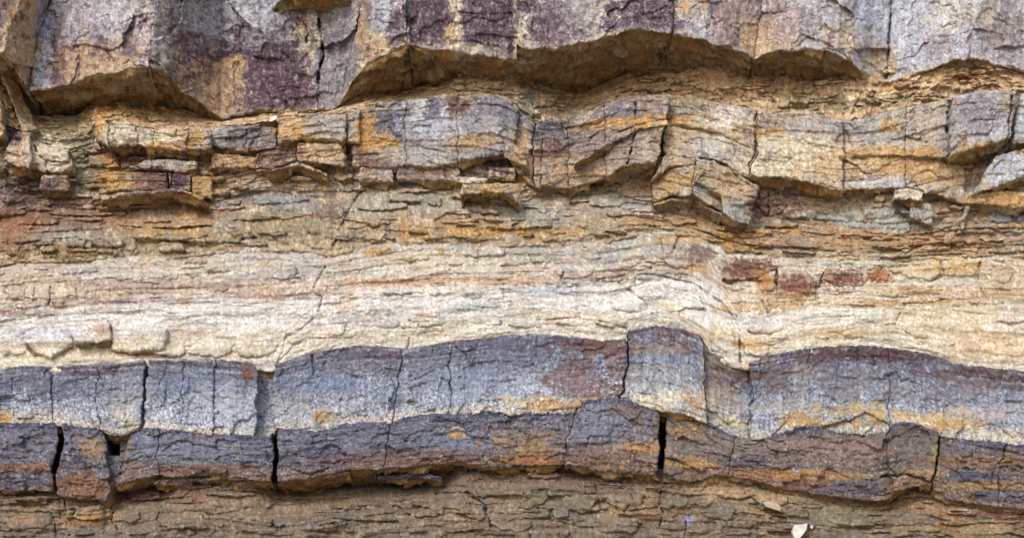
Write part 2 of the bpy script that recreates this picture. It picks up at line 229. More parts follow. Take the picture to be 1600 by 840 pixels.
# ------------------------------------------------------------------ colours of the rock: sRGB, mixed from stains with ragged edges
PU = (82, 64, 76); PB = (112, 84, 76); BW = (188, 192, 202); WH = (226, 223, 218); CR = (222, 210, 184); TN = (194, 163, 124)
OR = (196, 148, 88); OC = (180, 142, 90); RU = (154, 100, 66); GB = (122, 132, 152); SL = (70, 74, 98); DK = (66, 56, 60)
OL = (134, 126, 100); BR = (112, 82, 48); LG = (170, 166, 162); PG = (166, 168, 162); MV = (142, 120, 116)
STAIN = {
 'A': [(110, 85, 40, 60, PB, .9), (130, 30, 60, 40, BW, .5), (165, 100, 50, 30, TN, .6), (62, 100, 14, 70, BW, .9), (25, 60, 25, 80, TN, .95), (10, 10, 16, 20, PB, .8), (28, 12, 12, 10, OR, .6),
       (285, 40, 22, 40, PB, .7), (300, 110, 34, 30, TN, .7), (390, 100, 80, 70, PU, .75), (450, 80, 50, 60, PU, .7), (330, 20, 60, 30, BW, .6), (400, 30, 40, 30, BW, .6), (250, 60, 14, 70, LG, .8),
       (345, 135, 30, 34, TN, .8), (450, 150, 44, 26, PU, .7), (490, 60, 20, 40, CR, .6), (525, 100, 26, 80, (138, 134, 140), .9), (600, 40, 24, 60, BW, .9), (590, 85, 15, 22, TN, .9), (622, 45, 12, 30, PU, .6), (568, 40, 8, 60, TN, .7),
       (645, 45, 12, 30, CR, .8), (680, 30, 40, 30, PU, .95), (740, 45, 50, 34, PU, .95), (712, 20, 8, 70, CR, .9), (705, 60, 8, 20, TN, .9), (770, 20, 34, 24, PU, .9), (720, 84, 80, 9, CR, .6), (800, 60, 12, 30, PU, .9), (818, 45, 13, 40, CR, .95),
       (868, 38, 40, 32, PU, 1), (905, 22, 30, 24, LG, .6), (960, 25, 22, 40, CR, .6), (1010, 25, 50, 28, PU, .95), (1088, 12, 22, 20, TN, .8), (1110, 45, 30, 34, BW, .6), (1150, 30, 40, 50, (168, 146, 142), .9),
       (1190, 62, 30, 20, TN, .7), (1240, 36, 34, 26, (150, 130, 124), .5), (1330, 60, 34, 30, TN, .4), (1440, 60, 60, 60, BW, .7), (1465, 70, 22, 18, (140, 126, 128), .5), (1560, 45, 30, 36, (140, 122, 118), .5), (1400, 20, 50, 30, BW, .7), (1370, 95, 22, 20, TN, .5), (1500, 20, 40, 20, CR, .4)],
 'B': [(25, 155, 30, 60, TN, .9), (240, 170, 100, 20, OC, .6), (160, 180, 16, 22, OR, .7), (90, 200, 60, 22, OL, .6), (1100, 130, 160, 20, TN, .6), (1400, 160, 90, 12, OL, .5), (1500, 110, 90, 16, OC, .4), (870, 170, 40, 14, OL, .8), (830, 165, 14, 20, PG, .7), (1290, 165, 50, 12, OL, .6)],
 'C': [(60, 300, 70, 24, (112, 90, 78), .75), (20, 275, 30, 14, (96, 80, 60), .7), (640, 200, 90, 50, (152, 150, 154), .8), (760, 200, 70, 50, (150, 150, 156), .75), (880, 220, 50, 60, (140, 128, 122), .6), (970, 200, 60, 60, (150, 136, 124), .6), (390, 215, 60, 30, (128, 120, 116), .6), (1250, 230, 80, 50, (206, 188, 158), .5), (1370, 230, 90, 60, (196, 182, 164), .6), (250, 270, 100, 30, (150, 118, 88), .6), (500, 230, 60, 40, (178, 158, 132), .5), (180, 205, 26, 16, CR, .7), (150, 195, 12, 22, OR, .9), (250, 215, 40, 12, CR, .8), (270, 230, 50, 6, OR, .8), (300, 222, 20, 16, OC, .8), (165, 252, 26, 12, OR, .95), (210, 248, 24, 16, PB, .8), (265, 236, 36, 8, OR, .7),
       (260, 258, 46, 8, LG, .7), (240, 285, 40, 18, PB, .8), (280, 283, 16, 14, PU, .9), (170, 285, 30, 20, OC, .8), (315, 290, 16, 22, OC, .7), (380, 215, 40, 20, (106, 100, 104), .8), (340, 210, 12, 20, LG, .7), (400, 245, 50, 12, OC, .6),
       (125, 240, 22, 70, OL, .95), (28, 235, 22, 30, (196, 172, 146), .95), (75, 230, 26, 18, CR, .9), (90, 258, 22, 12, CR, .8), (85, 285, 22, 14, TN, .9), (40, 290, 50, 20, (104, 88, 84), .8), (10, 200, 18, 18, PU, .8),
       (470, 205, 30, 10, OR, .95), (450, 190, 20, 12, TN, .7), (520, 195, 30, 20, LG, .7), (490, 240, 40, 16, TN, .8), (430, 245, 30, 18, PB, .8), (580, 200, 16, 40, OC, .8), (600, 190, 30, 24, (98, 94, 104), .8),
       (680, 180, 36, 22, (96, 94, 108), .8), (655, 175, 8, 20, (190, 192, 186), .8), (695, 170, 6, 24, BW, .7), (620, 205, 10, 30, (78, 76, 92), .8), (735, 200, 30, 10, (96, 98, 112), .6), (800, 195, 16, 20, (86, 84, 102), .7), (570, 215, 12, 36, OR, .7), (720, 165, 20, 14, PB, .8), (775, 185, 40, 26, (116, 114, 126), .7), (700, 200, 60, 14, BW, .7), (760, 205, 50, 14, LG, .7), (590, 250, 36, 14, PB, .8), (605, 225, 20, 14, OC, .8),
       (740, 222, 34, 10, OR, .55), (690, 245, 70, 14, LG, .6), (780, 255, 30, 14, (96, 80, 84), .8), (815, 235, 16, 30, TN, .9), (640, 265, 40, 6, BW, .8), (660, 275, 40, 14, MV, .6), (780, 290, 40, 12, OC, .5), (740, 280, 24, 6, CR, .9),
       (870, 215, 34, 24, (104, 98, 108), .8), (860, 240, 40, 12, PB, .7), (930, 215, 30, 30, (120, 108, 108), .7), (900, 265, 50, 18, (176, 150, 116), .7), (965, 170, 40, 16, (112, 110, 122), .7), (1010, 165, 34, 14, MV, .6), (980, 195, 60, 10, OR, .8), (1090, 190, 60, 8, OR, .6),
       (960, 230, 40, 24, (150, 134, 124), .7), (1100, 215, 60, 24, (196, 176, 146), .8), (1120, 235, 40, 16, BW, .5), (1080, 165, 40, 10, OL, .5), (1140, 180, 30, 12, WH, .6), (1050, 285, 30, 22, OC, .6), (1100, 300, 20, 14, PG, .9), (1140, 290, 30, 26, (188, 164, 130), .8), (1150, 330, 22, 16, PG, .9),
       (1215, 210, 36, 14, OR, .7), (1240, 230, 70, 14, CR, .9), (1300, 195, 60, 14, LG, .7), (1230, 258, 60, 16, CR, .8), (1360, 200, 60, 20, LG, .8), (1390, 195, 14, 8, OC, .7), (1400, 240, 90, 8, OR, .6), (1340, 260, 70, 18, (206, 180, 140), .8), (1430, 265, 60, 16, OC, .7), (1380, 285, 40, 10, BW, .6), (1450, 260, 40, 14, (196, 160, 118), .7),
       (1530, 185, 46, 40, BW, .95), (1525, 180, 30, 26, PU, .32), (1530, 230, 50, 7, OC, .9), (1600, 180, 16, 40, BW, .9), (1570, 262, 34, 24, BW, .9), (1480, 210, 14, 30, LG, .8), (1500, 270, 20, 20, TN, .8), (1520, 310, 20, 20, LG, .7),
       (1230, 320, 30, 16, PB, .7), (1185, 325, 14, 22, PB, .8), (1310, 315, 50, 14, (186, 166, 132), .8), (1290, 345, 60, 10, PG, .9), (1400, 340, 50, 14, PG, .8), (1425, 305, 26, 12, CR, .7), (1420, 330, 26, 16, PG, .8), (1560, 312, 44, 12, OC, .8), (1580, 340, 44, 10, (130, 132, 138), .8)],
 'D': [(60, 335, 90, 24, (116, 90, 72), .75), (30, 365, 50, 20, (128, 96, 70), .7), (150, 350, 70, 16, (150, 132, 112), .6), (180, 325, 60, 9, (124, 88, 56), .7), (330, 322, 30, 9, (168, 170, 172), .6), (470, 322, 40, 10, (150, 156, 160), .6), (700, 335, 60, 12, (160, 150, 132), .6), (760, 318, 14, 6, RU, .7), (770, 338, 12, 7, OC, .8), (855, 316, 8, 10, RU, .8), (300, 330, 60, 10, (150, 108, 78), .5), (60, 370, 40, 14, (170, 150, 130), .6), (20, 380, 30, 16, (140, 112, 84), .7), (100, 340, 90, 30, (126, 98, 80), .7), (30, 350, 40, 20, RU, .5), (270, 345, 90, 14, (176, 140, 104), .7), (280, 362, 60, 8, OC, .7), (110, 370, 50, 14, LG, .6), (120, 392, 60, 12, (134, 110, 76), .7), (230, 380, 40, 10, OL, .8), (430, 310, 60, 14, GB, .55),
       (450, 350, 80, 22, OL, .5), (520, 330, 24, 16, PB, .6), (600, 320, 60, 24, PG, .5), (700, 310, 50, 14, PG, .6), (680, 350, 80, 14, OC, .5), (740, 365, 120, 8, OR, .5), (830, 330, 60, 24, PG, .7), (800, 360, 50, 12, OC, .6), (960, 312, 50, 16, PG, .8), (1010, 330, 30, 8, BW, .7), (1070, 345, 80, 14, OC, .6),
       (1150, 375, 36, 24, OC, .9), (1180, 365, 24, 10, OR, .8), (1250, 370, 80, 20, (164, 134, 110), .7), (1400, 375, 120, 18, (180, 142, 102), .7), (1500, 380, 90, 16, (176, 142, 108), .6), (1240, 360, 30, 8, OC, .7), (1440, 355, 12, 6, OR, .7)],
 'E': [(60, 440, 70, 24, (196, 176, 148), .7), (110, 425, 30, 10, GB, .35), (250, 445, 110, 9, (160, 134, 122), .6), (180, 471, 40, 7, PU, .6), (260, 470, 90, 5, (150, 122, 120), .5), (430, 462, 70, 6, (134, 104, 96), .6), (40, 490, 50, 6, PB, .6), (330, 420, 100, 9, CR, .6), (430, 425, 46, 14, LG, .7), (300, 490, 160, 22, WH, .8), (60, 520, 50, 10, BW, .5), (160, 510, 20, 9, (176, 132, 116), .6), (50, 560, 60, 16, CR, .8),
       (180, 545, 40, 14, (214, 198, 162), .7), (330, 540, 110, 16, CR, .7), (560, 560, 60, 14, CR, .7), (620, 440, 90, 6, (190, 140, 104), .6), (800, 440, 80, 6, (186, 150, 116), .6), (640, 400, 60, 14, CR, .7), (590, 393, 16, 7, OR, .8), (690, 392, 8, 6, OR, .7), (770, 395, 70, 14, LG, .6), (730, 410, 80, 12, CR, .6), (680, 470, 120, 14, WH, .6), (760, 480, 60, 8, GB, .3), (620, 500, 90, 10, LG, .4), (560, 500, 40, 14, LG, .5), (600, 520, 140, 14, (222, 212, 190), .7),
       (900, 395, 70, 14, LG, .6), (950, 400, 16, 12, (150, 148, 150), .6), (910, 435, 50, 10, LG, .7), (870, 455, 50, 9, GB, .45), (1020, 385, 60, 16, LG, .7), (1090, 398, 24, 14, PB, .6), (1070, 375, 50, 5, OR, .6), (1095, 418, 24, 8, OR, .6), (1000, 430, 80, 6, (150, 140, 136), .5), (1000, 470, 120, 20, WH, .7), (930, 500, 60, 12, (224, 214, 190), .6), (1080, 470, 50, 24, WH, .7), (1130, 520, 30, 16, (220, 202, 166), .8), (1100, 490, 20, 20, WH, .6),
       (1170, 420, 36, 16, (126, 94, 80), .95), (1195, 440, 18, 14, OC, .9), (1245, 442, 30, 16, (128, 98, 84), .95), (1315, 435, 36, 12, (126, 96, 84), .95), (1375, 430, 18, 10, RU, .8), (1220, 465, 60, 8, OC, .6), (1170, 455, 24, 14, CR, .7), (1180, 480, 50, 6, OR, .6), (1200, 510, 50, 16, WH, .7), (1175, 535, 30, 8, OR, .7), (1350, 475, 60, 4, OR, .7), (1460, 472, 60, 5, OC, .8), (1340, 495, 60, 14, WH, .5), (1480, 500, 90, 24, (214, 194, 160), .7), (1260, 525, 90, 12, CR, .8), (1430, 455, 60, 6, OC, .7),
       (1460, 418, 60, 12, (200, 176, 136), .7), (1500, 420, 40, 6, OR, .6), (1570, 430, 36, 14, (196, 172, 140), .7), (1550, 460, 60, 8, OC, .5), (1560, 540, 60, 20, (216, 186, 146), .7), (1440, 400, 70, 6, OC, .5), (1340, 520, 60, 6, OC, .5), (1400, 525, 50, 10, (206, 202, 184), .7)],
 'F': [(560, 552, 100, 6, (84, 78, 88), .7), (760, 536, 90, 7, (88, 84, 98), .6), (900, 540, 60, 10, (96, 74, 74), .7), (1040, 522, 50, 7, (84, 62, 64), .9), (1290, 556, 80, 9, (82, 64, 64), .9), (1430, 566, 80, 9, (84, 66, 66), .85), (1560, 596, 60, 10, (92, 74, 74), .7), (1200, 575, 30, 18, (92, 80, 80), .7), (1340, 640, 50, 8, (140, 112, 70), .7), (60, 600, 90, 16, (96, 98, 114), .6), (40, 650, 60, 8, (196, 180, 156), .5), (5, 650, 8, 8, OR, .9), (200, 620, 30, 34, LG, .6), (300, 600, 90, 16, GB, .5), (350, 630, 60, 24, (180, 182, 192), .7), (390, 575, 10, 16, PB, .8), (200, 655, 20, 12, CR, .5), (500, 590, 60, 30, GB, .6), (560, 570, 120, 9, (100, 92, 96), .5), (490, 640, 60, 18, LG, .6), (505, 648, 12, 8, OC, .8),
       (800, 560, 90, 20, (104, 108, 128), .7), (720, 600, 110, 26, (134, 140, 160), .6), (840, 600, 60, 20, BW, .5), (910, 600, 50, 40, (110, 84, 82), .8), (930, 545, 50, 10, PB, .6), (860, 625, 70, 6, (214, 190, 150), .7), (870, 634, 34, 6, OC, .8), (960, 560, 16, 40, PB, .6),
       (1040, 540, 50, 10, PB, .7), (1030, 545, 24, 12, LG, .5), (1040, 590, 50, 22, LG, .5), (1030, 625, 50, 14, CR, .8), (1085, 630, 20, 16, OR, .7), (1110, 590, 14, 40, (150, 134, 110), .7), (1145, 590, 30, 24, PB, .7), (1130, 630, 34, 24, (190, 180, 164), .6), (1150, 660, 30, 10, (216, 196, 150), .8),
       (1220, 590, 40, 30, (104, 94, 94), .8), (1250, 590, 12, 34, LG, .6), (1320, 590, 60, 26, (124, 118, 120), .6), (1370, 555, 120, 9, (84, 66, 66), .8), (1500, 582, 70, 9, (84, 66, 66), .8), (1450, 570, 80, 6, GB, .6), (1450, 610, 120, 20, (130, 122, 126), .6), (1250, 640, 70, 16, (178, 172, 168), .6), (1340, 640, 60, 12, (196, 174, 140), .7), (1240, 655, 40, 8, OC, .7), (1330, 660, 50, 8, OC, .6), (1470, 650, 70, 10, (206, 178, 130), .9), (1480, 665, 60, 7, OR, .7), (1560, 640, 50, 22, (176, 172, 176), .6), (1560, 676, 50, 8, CR, .7)],
 'G': [(40, 690, 50, 14, (120, 116, 124), .6), (40, 730, 50, 7, RU, .7), (30, 752, 50, 9, SL, .7), (130, 690, 40, 16, (110, 108, 122), .6), (145, 700, 20, 18, (170, 142, 106), .8), (130, 755, 40, 18, (144, 98, 66), .7), (120, 720, 26, 12, DK, .5), (200, 710, 14, 30, (126, 104, 92), .8), (330, 705, 90, 18, (128, 130, 146), .7), (330, 733, 90, 7, (110, 84, 66), .7), (225, 690, 20, 16, GB, .6),
       (560, 690, 110, 22, (112, 112, 128), .7), (480, 720, 60, 10, (88, 80, 88), .6), (600, 715, 60, 10, (112, 86, 76), .6), (720, 690, 70, 14, GB, .7), (715, 672, 14, 8, CR, .7), (718, 680, 12, 5, OR, .8), (700, 708, 60, 8, PB, .6), (820, 690, 50, 18, (150, 126, 100), .8), (830, 700, 40, 12, (156, 124, 82), .6), (820, 717, 50, 6, RU, .8), (640, 742, 100, 7, SL, .6),
       (950, 665, 46, 26, (132, 136, 152), .8), (975, 640, 20, 8, PB, .6), (1000, 700, 40, 9, OR, .7), (945, 727, 6, 5, OR, .9), (972, 727, 4, 5, OR, .9), (940, 715, 50, 16, (124, 98, 84), .7), (1070, 670, 26, 14, OC, .85), (1100, 690, 40, 16, (124, 112, 104), .7), (1080, 725, 50, 10, OC, .85), (1060, 738, 40, 8, (104, 88, 80), .6), (1180, 695, 40, 12, (140, 132, 120), .7), (1160, 720, 50, 10, SL, .5),
       (1200, 740, 50, 9, RU, .7), (1270, 700, 80, 20, (134, 118, 110), .7), (1290, 742, 70, 8, OC, .75), (1300, 760, 80, 10, SL, .55), (1250, 755, 40, 9, RU, .5), (1350, 700, 50, 24, (148, 126, 112), .6), (1420, 695, 40, 30, (112, 104, 100), .8), (1460, 705, 6, 14, (170, 156, 80), .8), (1440, 740, 36, 7, OC, .7), (1430, 760, 40, 10, (146, 112, 84), .7), (1520, 705, 60, 16, (112, 108, 116), .6), (1530, 720, 70, 8, (150, 112, 76), .6), (1530, 745, 60, 7, SL, .7), (1540, 758, 60, 7, OC, .7), (1560, 775, 60, 9, SL, .5)],
 'H': [(120, 815, 60, 6, RU, .6), (150, 805, 40, 7, OR, .5), (60, 800, 60, 14, TN, .4), (240, 775, 50, 12, (128, 92, 82), .7), (500, 760, 80, 6, (100, 88, 90), .7), (600, 745, 90, 7, (104, 92, 96), .8), (400, 790, 120, 16, (156, 130, 98), .5), (850, 780, 60, 14, OL, .6), (730, 800, 60, 20, (150, 128, 100), .5), (870, 735, 30, 12, PB, .6), (1075, 812, 9, 8, (150, 146, 176), .8),
       (1130, 765, 60, 14, (184, 156, 118), .7), (1180, 775, 60, 18, (186, 162, 124), .6), (1300, 800, 90, 20, OL, .6), (1450, 790, 90, 14, (166, 130, 92), .6), (1540, 800, 60, 8, RU, .5), (1500, 825, 90, 14, OC, .4), (1000, 790, 60, 20, (166, 136, 98), .5), (1530, 795, 40, 5, WH, .5), (1200, 800, 30, 20, (176, 146, 112), .6)],
}
def mix(c, col, m):
    return c + (np.array(col, f32) - c) * m[..., None]
def paint(bed, X, Y, TX, TY, und, tint=None):
    sd = ord(bed)
    top, bot, _ = BED[bed]
    V = np.clip((Y - top(X)) / np.maximum(bot(X) - top(X), 4), 0, 1)
    n1 = 1.35 * (fbm(TX / 44, TY / 48, 6, 200 + sd, .76) if bed == 'A' else fbm(TX / 64, TY / 28, 6, 200 + sd, .76))
    n2 = 1.3 * fbm(TX / 20 + 9, TY / 18, 5, 260 + sd, .8)
    nl = fbm(TX / 110, TY / 5.5, 3, 300 + sd)
    nf = fbm(TX / 4.2, TY / 4.2, 2, 330 + sd, .7)
    ns = fbm(TX / 9, TY / 70, 3, 360 + sd, .6)
    shp = TX.shape
    def full(c): return np.zeros(shp + (3,), f32) + np.array(c, f32)
    if bed == 'A':
        c = full((170, 158, 152)); c = mix(c, (196, 200, 208), ss(1120, 1260, X) * .6); c = mix(c, BW, ss(-.05, .45, n2) * .6); c = mix(c, (112, 88, 90), (1 - ss(380, 560, X)) * ss(-.25, .3, n1) * .5); c = mix(c, TN, ss(.05, .5, -n1) * (.38 - .2 * ss(1150, 1300, X)))
        pur = ss(.12, .4, n1 + .35 * n2) * .5 * (1 - ss(1120, 1260, X) * .75)
        c = mix(c, PU, pur)
    elif bed == 'B':
        c = full((212, 186, 152)); c = mix(c, (228, 208, 180), ss(0, .5, n2) * .7); c = mix(c, (150, 114, 82), ss(.0, .5, nl) * .5); c = mix(c, OR, ss(.2, .5, n1) * .3)
    elif bed == 'C':
        c = full((184, 164, 138)); c = mix(c, (178, 178, 178), ss(0, .45, n1) * .6); c = mix(c, OC, ss(0, .5, -n1) * .6); c = mix(c, (114, 92, 84), ss(.15, .5, n2) * .55)
        c = mix(c, (206, 188, 158), ss(.1, .5, -n2) * .5); c = mix(c, (140, 108, 78), ss(.1, .6, nl) * .35)
    elif bed == 'D':
        c = full((170, 152, 128)); c = mix(c, (152, 148, 138), ss(0, .5, n1) * .7); c = mix(c, (138, 110, 86), ss(.05, .5, nl) * .5); c = mix(c, (204, 188, 162), ss(.05, .5, n2) * .6); c = mix(c, OC, ss(.1, .6, -n1) * .4)
        c = mix(c, (192, 176, 150), ss(.75, 1, V) * .5)
    elif bed == 'E':
        c = full((226, 219, 206)); c = mix(c, (192, 184, 172), (1 - ss(.18, .36, V)) * .8); c = mix(c, (186, 168, 164), ss(.08, .4, nl) * (1 - ss(450, 700, X)) * .5)
        c = mix(c, (184, 160, 142), np.exp(-((V - .38) / .09) ** 2) * .6); c = mix(c, (232, 230, 226), np.exp(-((V - .6) / .16) ** 2) * .75); c = mix(c, (224, 218, 205), ss(.78, .93, V) * .8); c = mix(c, (134, 120, 122), ss(.14, .42, fbm(TX / 55, TY / 2.6, 3, 601, .65)) * ss(-.1, .35, fbm(TX / 120, TY / 26, 2, 603)) * .5); c = mix(c, (120, 98, 104), ss(.012, .004, np.abs(V - .43 + .012 * n2)) * (1 - ss(480, 560, X)) * .6)
        c = mix(c, (222, 208, 182), ss(1140, 1300, X) * .45)
        c = mix(c, (160, 146, 132), ss(.12, .55, nl) * .36); c = mix(c, (226, 220, 208), ss(.05, .5, -n2) * .5); c = mix(c, (196, 160, 116), ss(.2, .6, n1) * .35); c = mix(c, (184, 180, 178), ss(.25, .6, -n1) * .4)
    elif bed == 'F':
        c = full((124, 133, 148)); c = mix(c, (190, 196, 206), ss(.36, .82, V + .25 * n1) * (.82 - .25 * ss(1150, 1250, X))); c = mix(c, (86, 86, 98), ss(.08, .45, ns) * .55); c = mix(c, (204, 208, 214), ss(.08, .45, -ns) * .5); c = mix(c, (94, 98, 112), ss(.0, .5, n1) * .4)
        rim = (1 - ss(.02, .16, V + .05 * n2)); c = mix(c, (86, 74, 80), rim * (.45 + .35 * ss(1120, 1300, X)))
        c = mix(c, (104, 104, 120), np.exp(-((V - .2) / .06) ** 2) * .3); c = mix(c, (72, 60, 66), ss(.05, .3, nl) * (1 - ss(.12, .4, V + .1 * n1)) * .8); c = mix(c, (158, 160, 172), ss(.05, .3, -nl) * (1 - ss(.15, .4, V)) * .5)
        c = mix(c, (206, 190, 162), ss(.86, 1.0, V + .06 * n2) * .7)
        sp = fbm(TX / 3.4, TY / 3.4, 2, 411, .7); c = mix(c, (70, 68, 80), ss(.14, .4, sp) * .5); c = mix(c, (216, 220, 230), ss(.16, .42, -sp) * (.2 + .35 * ss(-.1, .4, V - .5 + .5 * n1)))
    elif bed == 'G':
        c = full((106, 108, 120)); c = mix(c, (70, 72, 86), ss(0, .5, n1) * .65); c = mix(c, (150, 140, 132), ss(.1, .5, n2) * .45); c = mix(c, (138, 100, 70), ss(.6, .98, V + .15 * n1) * .5); c = mix(c, (132, 106, 84), ss(780, 1100, X) * (.25 + .4 * ss(-.2, .3, n1)))
        c = mix(c, (84, 78, 86), ss(.05, .5, nl) * .5)
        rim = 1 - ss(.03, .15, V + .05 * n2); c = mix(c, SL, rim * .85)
        sp = fbm(TX / 3.6, TY / 3.0, 2, 431, .7); c = mix(c, (60, 56, 66), ss(.18, .42, sp) * .45); c = mix(c, (196, 190, 190), ss(.2, .45, -sp) * .4)
    else:
        c = full((126, 112, 97)); c = mix(c, (156, 142, 122), ss(0, .5, n2) * .6); c = mix(c, (96, 78, 64), ss(.05, .5, nl) * .5); c = mix(c, (122, 116, 104), ss(0, .5, n1) * .6); c = mix(c, (104, 84, 72), (1 - ss(.0, .16, V + .04 * n1)) * .5)
    hole = 1 - (.45 if bed in 'AC' else .62) * ss(.02, .34, fbm(TX / 9, TY / (15 if bed == 'A' else 7), 4, 480 + sd, .72))
    for (bx, by, rx, ry, col, st) in STAIN[bed]:
        dx = (X - bx) / (rx * 1.25); dy = (Y - by) / (ry * 1.25)
        d = np.sqrt(dx * dx + dy * dy)
        if d.min() > 1.75: continue
        m = ss(.2, -.2, d - (1.05 if bed == 'A' else .95 if bed == 'C' else .85) + .85 * n1 + .6 * n2 + .2 * nf) * ss(1.8, 1.3, d) * min(1, st * (1.3 if bed in 'AC' else 1.0)) * hole
        c = mix(c, col, m)
    if bed == 'A':
        c = mix(c, (206, 200, 198), ss(.25, .55, fbm(TX / 5, TY / 26, 4, 511, .7)) * .35); c = mix(c, (78, 64, 70), ss(.16, .5, fbm(TX / 10, TY / 16, 5, 515, .75)) * .6 * (1 - .45 * ss(1100, 1250, X)))
    if bed == 'A':      # pale rind along the lower edge
        e = np.clip(cA(X) - Y, 0, 60); c = mix(c, (204, 192, 168), ss(10, 1, e + 9 * n2) * .45)
    if bed not in 'FG':
        sp = fbm(TX / 3.2, TY / 2.7, 2, 451 + sd, .7); pm = .25 + .75 * ss(-.15, .35, n1 + .5 * n2); pm2 = .25 + .75 * ss(-.15, .35, .6 * nl - n1); c = mix(c, (92, 78, 72), ss(.2, .44, sp) * (.45 if bed in 'AC' else .25) * pm); c = mix(c, (232, 226, 220), ss(.22, .46, -sp) * (.34 if bed in 'AC' else .2) * pm2)
    mo = fbm(TX / 13, TY / 9, 4, 540 + sd, .85)
    c = mix(c, (84, 72, 74), ss(.12, .42, mo) * dict(A=.42, C=.3, F=.12, G=.25, D=.16).get(bed, .08)); c = mix(c, (218, 216, 214), ss(.12, .42, -mo) * dict(A=.32, C=.3, F=.22, G=.16, D=.14).get(bed, .1))
    c = c * (1 + .17 * nf * (.4 + ss(-.3, .4, n2)) + .07 * ns + .10 * n2)[..., None]
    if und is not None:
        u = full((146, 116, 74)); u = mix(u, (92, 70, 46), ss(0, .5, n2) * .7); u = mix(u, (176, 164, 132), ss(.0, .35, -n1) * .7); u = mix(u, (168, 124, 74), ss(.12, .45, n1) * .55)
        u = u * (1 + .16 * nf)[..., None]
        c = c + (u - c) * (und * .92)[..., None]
    gl = c.mean(-1, keepdims=True); c = gl + (c - gl) * 1.12
    if tint is not None: c = c * np.array(tint, f32)
    return np.clip(c, 8, 242)
ALB = 0.80
def lin(c):
    c = c / 255.0
    return np.where(c <= .04045, c / 12.92, ((c + .055) / 1.055) ** 2.4) * ALB

